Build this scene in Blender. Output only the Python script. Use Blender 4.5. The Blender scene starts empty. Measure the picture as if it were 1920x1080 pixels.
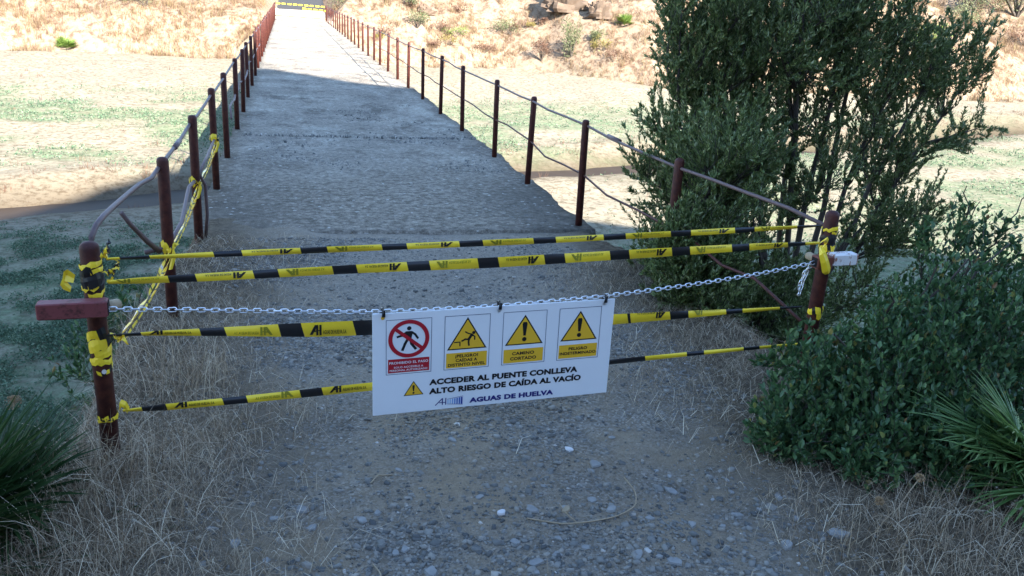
import bpy, math
import numpy as np
from mathutils import Matrix, Vector
SC = bpy.context.scene
COL = SC.collection
rng = np.random.default_rng(7)

# ------------------------------------------------------------ camera, sky, sun
def nrm(v):
    v = np.asarray(v, float)
    return v / np.linalg.norm(v, axis=-1, keepdims=True)
FPX = 1569.0
Yc = nrm([-425, 561, FPX]); Dn = np.array([-281, -4600, FPX])
Zc = -nrm(Dn - Yc * np.dot(Dn, Yc))
fl = np.array([1, 1, -1])
Xc = np.cross(Yc * fl, Zc * fl) * fl
Rw = np.array([Xc, Yc, Zc])
cam_d = bpy.data.cameras.new('camera'); cam = bpy.data.objects.new('camera', cam_d); COL.objects.link(cam)
rt, up, bk = Rw @ [1, 0, 0], Rw @ [0, 1, 0], -(Rw @ [0, 0, 1])
cam.matrix_world = Matrix(((rt[0], up[0], bk[0], 0), (rt[1], up[1], bk[1], 0), (rt[2], up[2], bk[2], 1.8), (0, 0, 0, 1)))
cam_d.sensor_width = 36; cam_d.lens = FPX / 1920 * 36; cam_d.clip_end = 1000; cam_d.clip_start = 0.05
SC.camera = cam
SUN = nrm([0.64, -1.52, 0.92])
EL = math.asin(SUN[2]); AZ = math.atan2(SUN[0], SUN[1])
w = bpy.data.worlds.new('World'); SC.world = w; w.use_nodes = True
bgn = w.node_tree.nodes['Background']; sky = w.node_tree.nodes.new('ShaderNodeTexSky')
sky.sky_type = 'NISHITA'; sky.sun_disc = False; sky.sun_elevation = EL; sky.sun_rotation = AZ
sky.air_density = 1.0; sky.dust_density = 0.1; sky.ozone_density = 2.9
w.node_tree.links.new(sky.outputs[0], bgn.inputs[0]); bgn.inputs[1].default_value = 0.09
sl = bpy.data.lights.new('sun', 'SUN'); sl.energy = 3.6; sl.angle = math.radians(0.45); sl.color = (1, 0.95, 0.86)
so = bpy.data.objects.new('sun', sl); COL.objects.link(so)
so.rotation_euler = Vector(-SUN).to_track_quat('-Z', 'Y').to_euler()
so.location = (20, -40, 40)
SC.view_settings.view_transform = 'Standard'; SC.view_settings.look = 'None'
SC.view_settings.exposure = 2.85; SC.view_settings.gamma = 1
SC.render.engine = 'CYCLES'
SC.cycles.max_bounces = 6; SC.cycles.transparent_max_bounces = 8

# ------------------------------------------------------------ noise
def _h(ix, iy, s):
    n = (ix.astype(np.int64) * 374761393 + iy.astype(np.int64) * 668265263 + s * 1442695041) & 0x7fffffff
    n = ((n ^ (n >> 13)) * 1274126177) & 0x7fffffff
    return ((n ^ (n >> 16)) & 0xffff) / 65535.0
def vn(x, y, s=0):
    x = np.asarray(x, float); y = np.asarray(y, float)
    ix, iy = np.floor(x), np.floor(y); fx, fy = x - ix, y - iy
    fx = fx * fx * (3 - 2 * fx); fy = fy * fy * (3 - 2 * fy)
    return (_h(ix, iy, s) * (1 - fx) + _h(ix + 1, iy, s) * fx) * (1 - fy) + (_h(ix, iy + 1, s) * (1 - fx) + _h(ix + 1, iy + 1, s) * fx) * fy
def fbm(x, y, s=0, o=4):
    t = 0; a = 0.5
    for k in range(o):
        t = t + a * vn(np.asarray(x) * 2 ** k, np.asarray(y) * 2 ** k, s + k); a *= 0.5
    return t / (1 - 0.5 ** o)
def sst(a, b, x):
    t = np.clip((x - a) / (b - a), 0, 1); return t * t * (3 - 2 * t)

# ------------------------------------------------------------ object helpers
def tag(o, label=None, cat=None, group=None, kind=None):
    if label: o['label'] = label
    if cat: o['category'] = cat
    if group: o['group'] = group
    if kind: o['kind'] = kind
    return o
def empty(name, loc, label, cat, group=None):
    o = bpy.data.objects.new(name, None); COL.objects.link(o); o.location = loc; o.empty_display_size = 0.1
    return tag(o, label, cat, group)
def fast(name, V, F, mats, parent=None, mi=None, smooth=False):
    """V (n,3) world coordinates, F (m,k) faces; the object sits at its parent's or its own base"""
    V = np.asarray(V, float).reshape(-1, 3); F = np.asarray(F, np.int64)
    me = bpy.data.meshes.new(name)
    if parent is not None: org = np.array(parent.matrix_basis.translation if parent.parent is None else parent['_o'])
    else:
        org = np.array([V[:, 0].mean(), V[:, 1].mean(), V[:, 2].min()])
    L = V - org
    me.vertices.add(len(V)); me.vertices.foreach_set('co', L.ravel())
    m, k = F.shape
    me.loops.add(m * k); me.loops.foreach_set('vertex_index', F.ravel())
    me.polygons.add(m); me.polygons.foreach_set('loop_start', np.arange(m) * k)
    if mi is not None: me.polygons.foreach_set('material_index', np.asarray(mi, np.int32))
    if smooth: me.polygons.foreach_set('use_smooth', np.ones(m, bool))
    for x in (mats if isinstance(mats, (list, tuple)) else [mats]): me.materials.append(x)
    me.update(calc_edges=True); me.validate()
    o = bpy.data.objects.new(name, me); COL.objects.link(o)
    if parent is None: o.location = org
    else: o.parent = parent
    return o
class MB:
    """collects quads (triangles are doubled corners removed later) with material index"""
    def __init__(s): s.v = []; s.f = []; s.m = []; s.n = 0
    def add(s, V, F, m=0):
        V = np.asarray(V, float).reshape(-1, 3)
        for f in F: s.f.append([int(i) + s.n for i in f]); s.m.append(m)
        s.v.append(V); s.n += len(V); return s
    def box(s, c, d, m=0, rot=None, bev=0.0):
        x, y, z = np.array(d) / 2.0
        b = min(bev, x * .45, y * .45, z * .45)
        V = []; F = []
        if b <= 0:
            V = [(i, j, k) for i in (-x, x) for j in (-y, y) for k in (-z, z)]
            F = [(0, 1, 3, 2), (4, 6, 7, 5), (0, 4, 5, 1), (2, 3, 7, 6), (0, 2, 6, 4), (1, 5, 7, 3)]
        else:
            P = [(-x + b, -y), (x - b, -y), (x, -y + b), (x, y - b), (x - b, y), (-x + b, y), (-x, y - b), (-x, -y + b)]
            q = lambda z_, sc: [(px - math.copysign(sc, px), py - math.copysign(sc, py), z_) for px, py in P]
            V = q(-z, b) + q(-z + b, 0) + q(z - b, 0) + q(z, b)
            for r in range(3):
                for i in range(8): F.append((r * 8 + i, r * 8 + (i + 1) % 8, (r + 1) * 8 + (i + 1) % 8, (r + 1) * 8 + i))
            F += [tuple(range(7, -1, -1)), tuple(range(24, 32))]
        V = np.array(V)
        if rot is not None: V = V @ np.array(rot).T
        return s.add(V + np.array(c), F, m)
    def tube(s, P, r, n=8, m=0, cap=True):
        P = np.asarray(P, float); r = np.broadcast_to(np.asarray(r, float), (len(P),))
        V = tube_rings(P[None], r[None], n)[0]
        F = []
        K = len(P)
        for a in range(K - 1):
            for i in range(n): F.append((a * n + i, a * n + (i + 1) % n, (a + 1) * n + (i + 1) % n, (a + 1) * n + i))
        if cap: F += [tuple(range(n - 1, -1, -1)), tuple(range((K - 1) * n, K * n))]
        return s.add(V, F, m)
    def build(s, name, mats, parent=None, smooth=False, origin=None):
        V = np.concatenate(s.v)
        if parent is not None: org = np.array(parent.matrix_basis.translation)
        elif origin is not None: org = np.array(origin)
        else: org = np.array([V[:, 0].mean(), V[:, 1].mean(), V[:, 2].min()])
        if parent is not None and parent.parent is not None: org = org + np.array(parent.parent.matrix_basis.translation)
        me = bpy.data.meshes.new(name)
        me.from_pydata((V - org).tolist(), [], s.f)
        for x in (mats if isinstance(mats, (list, tuple)) else [mats]): me.materials.append(x)
        me.polygons.foreach_set('material_index', s.m)
        if smooth: me.polygons.foreach_set('use_smooth', [True] * len(s.f))
        me.update()
        o = bpy.data.objects.new(name, me); COL.objects.link(o)
        if parent is None: o.location = org
        else: o.parent = parent
        return o
def tube_rings(P, R, n):
    """P (N,K,3), R (N,K) -> (N,K*n,3)"""
    T = np.gradient(P, axis=1); T = T / np.maximum(np.linalg.norm(T, axis=2, keepdims=True), 1e-9)
    ref = np.where(np.abs(T[..., 2:3]) > .93, np.array([1., 0, 0]), np.array([0, 0, 1.]))
    A = np.cross(T, ref); A /= np.maximum(np.linalg.norm(A, axis=2, keepdims=True), 1e-9); B = np.cross(T, A)
    an = np.arange(n) * 2 * math.pi / n
    V = P[:, :, None, :] + R[:, :, None, None] * (A[:, :, None, :] * np.cos(an)[:, None] + B[:, :, None, :] * np.sin(an)[:, None])
    return V.reshape(len(P), -1, 3)
def tubes(P, R, n=3):
    N, K = P.shape[:2]; V = tube_rings(P, R, n).reshape(-1, 3)
    a = np.arange(K - 1)[:, None] * n; i = np.arange(n)[None]
    f = np.stack([a + i, a + (i + 1) % n, a + n + (i + 1) % n, a + n + i], -1).reshape(-1, 4)
    return V, (f[None] + (np.arange(N) * K * n)[:, None, None]).reshape(-1, 4)
def join(*VF):
    V = []; F = []; n = 0; mi = []
    for k, (v, f) in enumerate(VF):
        V.append(v); F.append(np.asarray(f) + n); n += len(v); mi.append(np.full(len(f), k))
    return np.concatenate(V), np.concatenate(F), np.concatenate(mi)

# ------------------------------------------------------------ materials
class NT:
    def __init__(s, name, rough=0.8, spec=0.3):
        s.m = bpy.data.materials.new(name); s.m.use_nodes = True; s.t = s.m.node_tree
        s.p = s.t.nodes['Principled BSDF']; s.p.inputs['Roughness'].default_value = rough
        s.p.inputs['Specular IOR Level'].default_value = spec
        s.co = s.t.nodes.new('ShaderNodeNewGeometry').outputs['Position']
        s.geo = s.co.node
    def L(s, a, b): s.t.links.new(a, b)
    def noise(s, scale, det=4, rough=.6, vec=None, sc3=None):
        n = s.t.nodes.new('ShaderNodeTexNoise'); n.inputs['Scale'].default_value = scale
        n.inputs['Detail'].default_value = det; n.inputs['Roughness'].default_value = rough
        v = vec or s.co
        if sc3:
            mp = s.t.nodes.new('ShaderNodeMapping'); mp.inputs['Scale'].default_value = sc3; s.L(v, mp.inputs[0]); v = mp.outputs[0]
        s.L(v, n.inputs['Vector']); return n.outputs['Fac']
    def voro(s, scale, feat='F1', out='Distance', rnd=1):
        n = s.t.nodes.new('ShaderNodeTexVoronoi'); n.inputs['Scale'].default_value = scale; n.feature = feat
        s.L(s.co, n.inputs['Vector']); return n.outputs[out]
    def ramp(s, fac, stops):
        n = s.t.nodes.new('ShaderNodeValToRGB'); e = n.color_ramp.elements
        while len(e) < len(stops): e.new(0.5)
        for q, (p, c) in zip(e, stops):
            q.position = p; q.color = (*c, 1) if hasattr(c, '__len__') else (c, c, c, 1)
        s.L(fac, n.inputs[0]); return n.outputs[0]
    def mix(s, fac, a, b, mode='MIX'):
        n = s.t.nodes.new('ShaderNodeMix'); n.data_type = 'RGBA'; n.blend_type = mode
        for v, i in ((fac, n.inputs[0]), (a, n.inputs[6]), (b, n.inputs[7])):
            if isinstance(v, (int, float)): i.default_value = v
            elif isinstance(v, tuple): i.default_value = (*v, 1)
            else: s.L(v, i)
        return n.outputs[2]
    def attr(s, name, out='Fac'):
        n = s.t.nodes.new('ShaderNodeAttribute'); n.attribute_name = name; return n.outputs[out]
    def math(s, op, a, b=0.0):
        n = s.t.nodes.new('ShaderNodeMath'); n.operation = op
        for v, i in ((a, n.inputs[0]), (b, n.inputs[1])):
            if isinstance(v, (int, float)): i.default_value = v
            else: s.L(v, i)
        return n.outputs[0]
    def island(s): return s.geo.outputs['Random Per Island']
    def bump(s, h, dist, st=1.0):
        n = s.t.nodes.new('ShaderNodeBump'); n.inputs['Distance'].default_value = dist; n.inputs['Strength'].default_value = st
        s.L(h, n.inputs['Height']); s.L(n.outputs[0], s.p.inputs['Normal'])
    def color(s, c):
        if isinstance(c, tuple): s.p.inputs['Base Color'].default_value = (*c, 1)
        else: s.L(c, s.p.inputs['Base Color'])
        return s
    def transl(s, c, f=.35):
        t = s.t.nodes.new('ShaderNodeBsdfTranslucent'); mx = s.t.nodes.new('ShaderNodeMixShader'); mx.inputs[0].default_value = f
        if isinstance(c, tuple): t.inputs[0].default_value = (*c, 1)
        else: s.L(c, t.inputs[0])
        out = s.t.nodes['Material Output']; s.L(s.p.outputs[0], mx.inputs[1]); s.L(t.outputs[0], mx.inputs[2]); s.L(mx.outputs[0], out.inputs[0])
def plain(name, c, rough=.6, spec=.4, var=0.0, sc=20, metal=0.0):
    n = NT(name, rough, spec); n.p.inputs['Metallic'].default_value = metal
    if var:
        n.color(n.mix(n.noise(sc, 4), tuple(x * (1 - var) for x in c), tuple(min(1, x * (1 + var)) for x in c)))
    else: n.color(c)
    return n.m
def leafmat(name, stops, rough=.45, spec=.4, tr=.3):
    n = NT(name, rough, spec); c = n.ramp(n.island(), stops); n.color(c); n.transl(c, tr); return n.m
def ground_mat():
    n = NT('soil and gravel', .95, .04)
    grav = n.ramp(n.voro(95, out='Color'), [(0, (.05, .046, .04)), (.4, (.15, .14, .125)), (.8, (.3, .28, .25)), (1, (.6, .56, .5))])
    soil = n.mix(n.noise(28, 6, .7), (.17, .13, .088), (.42, .33, .23))
    path = n.mix(n.ramp(n.noise(2.3, 5, .6), [(.38, 0), (.62, 1)]), soil, n.mix(.65, soil, grav))
    dry = n.mix(n.noise(1.1, 6, .7), (.23, .19, .13), (.4, .35, .26))
    dry = n.mix(n.ramp(n.noise(5, 6, .75), [(.46, 0), (.62, .85)]), dry, (.11, .085, .055))
    weed = n.mix(n.ramp(n.noise(7, 7, .8), [(.35, 0), (.65, 1)]), (.055, .08, .04), (.24, .29, .17))
    mud = n.mix(n.noise(3, 5), (.05, .035, .022), (.13, .09, .058))
    c = n.mix(n.attr('path'), dry, path)
    c = n.mix(n.attr('litter'), c, n.mix(n.ramp(n.noise(22, 7, .8), [(.35, 0), (.7, 1)]), (.05, .037, .026), (.22, .17, .115)))
    hill = n.mix(n.noise(.55, 8, .72), (.19, .125, .082), (.37, .285, .2))
    hill = n.mix(n.ramp(n.noise(2.6, 6, .7), [(.47, 0), (.62, .85)]), hill, (.1, .06, .04))
    dust = n.mix(n.ramp(n.noise(16, 8, .85), [(.3, 0), (.68, 1)]), (.15, .124, .095), (.5, .42, .325))
    c = n.mix(n.math('MULTIPLY', n.attr('dust'), .85), c, n.mix(.3, dust, grav))
    c = n.mix(n.attr('hill'), c, hill)
    wm = n.math('MULTIPLY', n.attr('weed'), n.ramp(n.noise(1.6, 7, .75), [(.3, 0), (.62, 1)]))
    c = n.mix(wm, c, weed); c = n.mix(n.attr('mud'), c, mud)
    n.color(c)
    h = n.mix(.5, n.noise(40, 6, .75), n.math('MULTIPLY', n.voro(95), .6)); n.bump(h, .028, 1.0)
    return n.m
M = {}
M['ground'] = ground_mat()
def concrete():
    n = NT('worn concrete deck', .95, .04)
    a = n.ramp(n.noise(.9, 7, .68), [(.3, (.17, .145, .112)), (.5, (.34, .29, .228)), (.7, (.55, .475, .375))])
    g = n.ramp(n.voro(120, out='Color'), [(0, (.12, .108, .09)), (.55, (.34, .305, .255)), (.9, (.58, .53, .46)), (1, (.8, .76, .7))])
    c = n.mix(.45, a, g)
    c = n.mix(n.ramp(n.noise(.5, 6, .7, sc3=(1.3, .5, 1)), [(.52, 0), (.66, .65)]), c, (.62, .56, .46))
    c = n.mix(n.ramp(n.noise(1.7, 6, .75, sc3=(1, .6, 1)), [(.5, 0), (.64, .8)]), c, (.15, .13, .108))
    c = n.mix(n.attr('drift'), c, n.mix(n.ramp(n.noise(16, 8, .85), [(.3, 0), (.68, 1)]), (.13, .108, .084), (.43, .365, .285)))
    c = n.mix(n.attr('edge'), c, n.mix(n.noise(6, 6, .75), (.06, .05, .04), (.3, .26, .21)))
    c = n.mix(1.0, c, n.ramp(n.noise(16, 8, .85), [(.3, .42), (.5, .95), (.68, 1.5)]), 'MULTIPLY')
    c = n.mix(n.ramp(n.voro(38, out='Color'), [(.86, 0), (.95, .6)]), c, (.72, .68, .6))
    n.color(c); n.bump(n.mix(.5, n.noise(45, 6, .8), n.voro(110)), .022, 1.0); return n.m
M['deck'] = concrete()
M['conc'] = plain('grey concrete', (.26, .25, .23), .9, .2, .3, 3)
def rust():
    n = NT('rust red paint', .62, .35)
    c = n.mix(n.ramp(n.noise(28, 6, .7), [(.4, 0), (.68, 1)]), (.046, .0095, .0078), (.1, .026, .015))
    n.color(c); n.bump(n.noise(120, 4), .002, .5); return n.m
M['rust'] = rust()
M['rail'] = plain('weathered rail', (.12, .075, .07), .6, .4, .35, 30)
M['dark'] = plain('black opening', (.012, .01, .01), .8, .2)
def redbox():
    n = NT('faded red box paint', .6, .35)
    n.color(n.mix(n.ramp(n.noise(26, 6, .7), [(.5, 0), (.66, 1)]), (.2, .05, .05), (.07, .022, .018))); return n.m
M['redbox'] = redbox()
M['brownbox'] = plain('red brown box paint', (.17, .05, .032), .6, .35, .35, 40)
def whitebox():
    n = NT('rusty white box paint', .6, .35)
    n.color(n.mix(n.ramp(n.noise(38, 5, .7, sc3=(1, 1, .4)), [(.53, 0), (.6, 1)]), (.72, .68, .65), (.3, .12, .07))); return n.m
M['whitebox'] = whitebox()
M['yel'] = plain('yellow tape plastic', (.92, .63, .03), .38, .45, .12, 15)
M['blk'] = plain('black tape plastic', (.012, .012, .014), .35, .45)
M['faint'] = plain('show-through print', (.27, .24, .02), .5, .3)
M['tint'] = plain('clear tape plastic', (.55, .52, .42), .25, .5, .3, 60)
M['zinc'] = plain('zinc chain', (.72, .74, .78), .28, .6, .1, 80, .85)
M['white'] = plain('white sign sheet', (.79, .8, .81), .4, .4, .06, 5)
M['sred'] = plain('sign red', (.42, .012, .025), .5, .3)
M['syel'] = plain('sign yellow', (.82, .46, .03), .5, .3)
M['sblk'] = plain('sign black', (.01, .01, .012), .5, .3)
M['sblue'] = plain('sign dark blue', (.02, .02, .16), .5, .3)
M['sline'] = plain('sign frame line', (.045, .06, .14), .5, .3)
for i, c in enumerate([(.3, .5, .75), (.2, .38, .68), (.12, .26, .58), (.06, .15, .45), (.03, .06, .3)]): M['bl%d' % i] = plain('logo blue shade', c, .5, .3)
M['bark'] = plain('grey bark', (.085, .07, .058), .9, .2, .4, 30)
M['olive'] = leafmat('olive leaves', [(0, (.065, .095, .028)), (.5, (.15, .205, .065)), (.85, (.27, .325, .13)), (1, (.42, .45, .26))])
M['mastic'] = leafmat('broad leaves', [(0, (.035, .08, .03)), (.5, (.075, .15, .055)), (.94, (.14, .23, .09)), (.97, (.3, .3, .08)), (1, (.22, .12, .05))], .38, .45)
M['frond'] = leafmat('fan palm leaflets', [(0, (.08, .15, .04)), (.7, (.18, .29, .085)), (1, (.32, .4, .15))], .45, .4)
M['frondd'] = leafmat('dark fan palm leaflets', [(0, (.02, .048, .014)), (.7, (.04, .08, .025)), (1, (.08, .12, .04))], .45, .3)  # darker green leaflets for the left palm clump
M['straw'] = leafmat('dry grass', [(0, (.16, .105, .062)), (.5, (.38, .285, .185)), (.85, (.56, .45, .31)), (1, (.85, .73, .54))], .7, .2, .2)
M['hstraw'] = leafmat('hillside dry grass', [(0, (.11, .05, .038)), (.35, (.23, .135, .088)), (.7, (.34, .25, .145)), (1, (.22, .19, .075))], .8, .2, .3)
M['herb'] = leafmat('green ground herbs', [(0, (.05, .095, .055)), (.6, (.115, .18, .105)), (1, (.25, .32, .2))], .7, .2, .25)
M['hshrub'] = leafmat('grey green shrub leaves', [(0, (.09, .11, .05)), (.6, (.16, .18, .09)), (1, (.25, .25, .14))], .7, .2)
M['hgreen'] = leafmat('fresh green leaves', [(0, (.09, .16, .03)), (1, (.2, .28, .06))], .6, .3)
M['hyel'] = leafmat('ochre scrub', [(0, (.2, .16, .05)), (1, (.34, .28, .1))], .8, .2)
M['hdry'] = leafmat('brown scrub', [(0, (.1, .05, .035)), (1, (.25, .15, .1))], .8, .2)
def slate():
    n = NT('slate gravel', .85, .25)
    n.color(n.mix(n.math('MULTIPLY', n.noise(60, 4), .4), n.ramp(n.island(), [(0, (.09, .088, .082)), (.45, (.205, .192, .168)), (.88, (.31, .28, .235)), (.985, (.36, .31, .245)), (1, (.65, .59, .52))]), (.06, .06, .06))); return n.m
M['slate'] = slate()
M['quartz'] = plain('white quartz', (.55, .52, .5), .7, .3, .15, 40)
M['bluestone'] = plain('blue grey slate stone', (.24, .23, .212), .8, .3, .45, 25)
M['twig'] = plain('dry twig', (.34, .26, .17), .8, .2, .3, 40)
M['seed'] = plain('dried seed head', (.3, .2, .11), .85, .2, .3, 60)
M['rock'] = plain('brown rock', (.13, .092, .066), .9, .2, .45, 2.5)
M['asph'] = plain('grey asphalt', (.05, .05, .052), .9, .2, .2, 4)
def water():
    n = NT('muddy water', .45, .03); n.color(n.mix(n.noise(.8, 5), (.03, .02, .012), (.065, .045, .03))); n.bump(n.noise(4, 3), .01, .2); return n.m
M['water'] = water()

# ------------------------------------------------------------ terrain
def river_y(x): return 25.4 + .33 * x + .7 * np.sin(x * .35 + 1)
def foot(x): return 57 - 8 * sst(13, 24, x) + 1.2 * (fbm(x * .2, x * 0, 5) - .5) * 2
def hz(x, y):
    x = np.asarray(x, float); y = np.asarray(y, float)
    flo = -3.5 + sst(26, 55, y) * 1.0 + (fbm(x * .35, y * .35, 1) - .5) * .3 + (fbm(x * 2, y * 2, 2, 3) - .5) * .09
    flo = flo - .5 * np.exp(-((y - river_y(x)) / 1.35) ** 2) + .1 * np.exp(-((y - river_y(x) - 2.6) / .8) ** 2)
    # near bank
    lx = -.86 + .2 * sst(5.2, 6.4, y) - .14 * sst(3.4, 2.2, y) + .1 * (fbm(y * 1.7, x * 0, 8) - .5)
    dl = np.clip(lx - x, 0, None) * 2.1
    dr = np.clip(x - 2.62 + .22 * sst(5.4, 6.4, y) - .25 * sst(3.5, 1.5, y), 0, None) * (.62 + 1.0 * sst(5.4, 6.4, y))
    df = np.clip(y - 8.9, 0, None) * 1.15
    d = np.sqrt(dl ** 2 + dr ** 2 + df ** 2)
    pl = (fbm(x * 1.3, y * 1.3, 11) - .5) * .07 + (fbm(x * 6, y * 6, 12, 3) - .5) * .025
    drift = .035 - .075 * sst(5.9, 7.6 + 1.5 * sst(.5, -.5, x), y + 1.6 * (fbm(x * 1.1, y * .9, 15) - .5)) + (fbm(x * 5, y * 5, 16) - .5) * .012
    pl = pl * (1 - .9 * sst(4.8, 5.9, y)) + .02 * np.clip(-x, 0, 1) * sst(6, 5, y) + drift * sst(4.8, 5.9, y)
    near = pl - d + (fbm(x * 2.2, y * 2.2, 14) - .5) * .25 * np.clip(d, 0, 1)
    z = np.where(y < 14, np.maximum(flo, near), flo)
    # far hillside
    f = foot(x); t = np.clip(y - f, 0, None)
    hh = .62 * t + .5 * (1 - np.exp(-t))
    hh = 16 * (1 - np.exp(-hh / 16)) + (fbm(x * .16, y * .16, 21) - .5) * np.clip(t, 0, 12) * .35 + (fbm(x * .9, y * .9, 22) - .5) * np.clip(t, 0, 1) * .55
    zh = z + hh * (t > 0)
    rz = .02 + .17 * np.clip(y - 84, 0, 14)
    dx = np.abs(x - .87 - .0006 * np.clip(y - 57, 0, None) ** 2)
    cut = rz + np.sign(zh - rz) * np.clip(dx - 2.0, 0, None) * 1.0
    inc = (y > 56.6)
    zr = np.where(zh > rz, np.minimum(zh, np.maximum(cut, rz)), np.maximum(zh, np.minimum(cut, rz)))
    return np.where(inc, zr, zh)
def axis(parts):
    out = []
    for a, b, st in parts: out.append(np.arange(a, b, st))
    out.append([parts[-1][1]]); return np.concatenate(out)
gx = axis([(-130, -40, 6), (-40, -16, 1.2), (-16, -4, .4), (-4, -1.4, .12), (-1.4, 3.2, .055), (3.2, 7, .16), (7, 30, .5), (30, 60, 1.0), (60, 160, 8)])
gy = axis([(-14, 1.2, .6), (1.2, 9.0, .055), (9.0, 14, .2), (14, 34, .3), (34, 50, .55), (50, 76, .34), (76, 110, 1.0), (110, 180, 7)])
X, Y = np.meshgrid(gx, gy); Z = hz(X, Y)
nx, ny = len(gx), len(gy)
V = np.stack([X, Y, Z], -1).reshape(-1, 3)
I = (np.arange(ny - 1)[:, None] * nx + np.arange(nx - 1)[None]).ravel()
F = np.stack([I, I + 1, I + nx + 1, I + nx], 1)
Cc = V[F].mean(1)
edge_n = (fbm(Cc[:, 1] * 1.2, Cc[:, 0] * 1.2, 31) - .5) * .5
is_path = (Cc[:, 0] > -.55 + edge_n) & (Cc[:, 0] < 2.2 + edge_n) & (Cc[:, 1] < 8.6) & (Cc[:, 1] > -8)
is_road = (Cc[:, 1] > 56.6) & (np.abs(Cc[:, 0] - .87 - .0006 * np.clip(Cc[:, 1] - 57, 0, None) ** 2) < 2.1)
is_hill = (Cc[:, 1] > foot(Cc[:, 0])) & ~is_road
is_floor = (Cc[:, 2] < -2.0) & ~is_hill & (Cc[:, 1] > 5)
cls = np.where(is_path, 1, np.where(is_road, 2, np.where(is_hill, 3, np.where(is_floor, 4, 0))))
def weed_mask(x, y):
    a = np.exp(-((y - 14) / 5.0) ** 4) * 1.0
    b = sst(25.5, 29, y) * sst(45, 37, y) * .8
    right = sst(8, 16, x) * sst(40, 30, y) * sst(13, 18, y) * .75
    return np.clip(np.maximum(np.maximum(a, b), right) * np.maximum(sst(.33, .56, fbm(x * .3, y * .45, 41)), .75 * (y < 19.5)) * 1.2, 0, 1) * (y > 6.5)
pm = sst(-.95, -.35, X + (fbm(Y * 1.2, X * 1.2, 31) - .5) * -.5) * sst(2.5, 1.9, X) * (Y < 9.5)
pm = np.maximum(pm, (Y < 9.5) * .55 * (Z > -1.5))
hm = sst(-1.5, 1.0, Y - foot(X)) * (~((Y > 56.6) & (np.abs(X - .87 - .0006 * np.clip(Y - 57, 0, None) ** 2) < 2.0)))
mud = np.exp(-((Y - river_y(X)) / 2.0) ** 2) * .85
lit = (Z > -1.6) * (Y < 9.5) * (1 - sst(-.75, .25, X + (fbm(Y * 1.2, X * 1.2, 31) - .5) * .8) * sst(2.2, 1.3, X + (fbm(Y * 1.5, X * 1.5, 33) - .5) * .8))
dust = sst(3.0, 5.2, Y) * (Y < 9.5) * (Z > -1) * sst(-.5, .35, X + (fbm(Y * 1.2, X * 1.2, 34) - .5) * .9) * sst(2.5, 1.7, X + (fbm(Y * 1.5, X * 1.5, 35) - .5) * .8)
AT = {'dust': dust, 'litter': lit, 'path': pm, 'hill': hm, 'weed': weed_mask(X, Y) * (Z < -2.2), 'mud': mud}
M['track'] = plain('pale dirt track', (.5, .43, .34), .95, .1, .15, 1.5)
for k, name in ((0, 'ground'), (1, 'gravel_path'), (2, 'road'), (3, 'hillside'), (4, 'valley_floor')):
    Fk = F[cls == k]; u, inv = np.unique(Fk, return_inverse=True)
    mats = [M['ground']] if k != 2 else [M['track'], M['asph']]
    mi = None if k != 2 else (Cc[cls == 2][:, 1] > 84).astype(int)
    o = fast(name, V[u], inv.reshape(-1, 4), mats, mi=mi, smooth=True)
    for an, arr in AT.items():
        a = o.data.attributes.new(an, 'FLOAT', 'POINT'); a.data.foreach_set('value', arr.ravel()[u].astype(np.float32))
    tag(o, kind='structure')
rx = axis([(-60, -15, 5), (-15, 30, .6), (30, 90, 5)])
ry = np.linspace(-1.5, 1.5, 5)
Rv = np.array([(x, river_y(x) + q, -3.83) for x in rx for q in ry]); m5 = len(ry)
Ri = (np.arange(len(rx) - 1)[:, None] * m5 + np.arange(m5 - 1)[None]).ravel()
tag(fast('river', Rv, np.stack([Ri, Ri + m5, Ri + m5 + 1, Ri + 1], 1), M['water']), kind='structure')
# the hill behind the viewer whose crest throws the shade over the near bank
wu = axis([(-90, -30, 6), (-30, 0, 1.0), (0, 26, .35), (26, 120, 5)]); uu = np.concatenate([np.linspace(-3, -23, 14), np.linspace(-24, -30, 13), np.linspace(-34, -110, 8)])
TE = .92 / math.hypot(.64, 1.52)
wk = [-90, -30, -8, -2, 1.95, 5, 7.8, 8.5, 13, 16, 19.8, 21.2, 26, 40, 120]
ek = [10, 12, 15, 14.8, 15.3, 17.8, 20.2, 16.2, 12, 7.6, 4.4, 2.3, -1, -10, -14]
W_, U_ = np.meshgrid(wu, uu); He = (np.interp(W_, wk, ek) + 27) * TE + (fbm(W_ * .5, W_ * 0, 51) - .5) * .9
tt = np.clip((-3 - U_) / 24, 0, 1)
zb = np.where(U_ >= -27, -4 + (He + 4) * tt ** .85, He - .3 * (-27 - U_))
BX, BY = .922 * W_ - .388 * U_, .388 * W_ + .922 * U_
zb = zb + (fbm(BX * .4, BY * .4, 52) - .5) * 1.2 * (np.abs(U_ + 27) > 2.2) * (tt > .12)
nb = len(wu); Ib = (np.arange(len(uu) - 1)[:, None] * nb + np.arange(nb - 1)[None]).ravel()
o = fast('hill', np.stack([BX, BY, zb], -1).reshape(-1, 3), np.stack([Ib, Ib + nb, Ib + nb + 1, Ib + 1], 1), M['ground'], smooth=True)
a = o.data.attributes.new('hill', 'FLOAT', 'POINT'); a.data.foreach_set('value', np.ones(len(o.data.vertices), np.float32))
tag(o, kind='structure')

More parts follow.
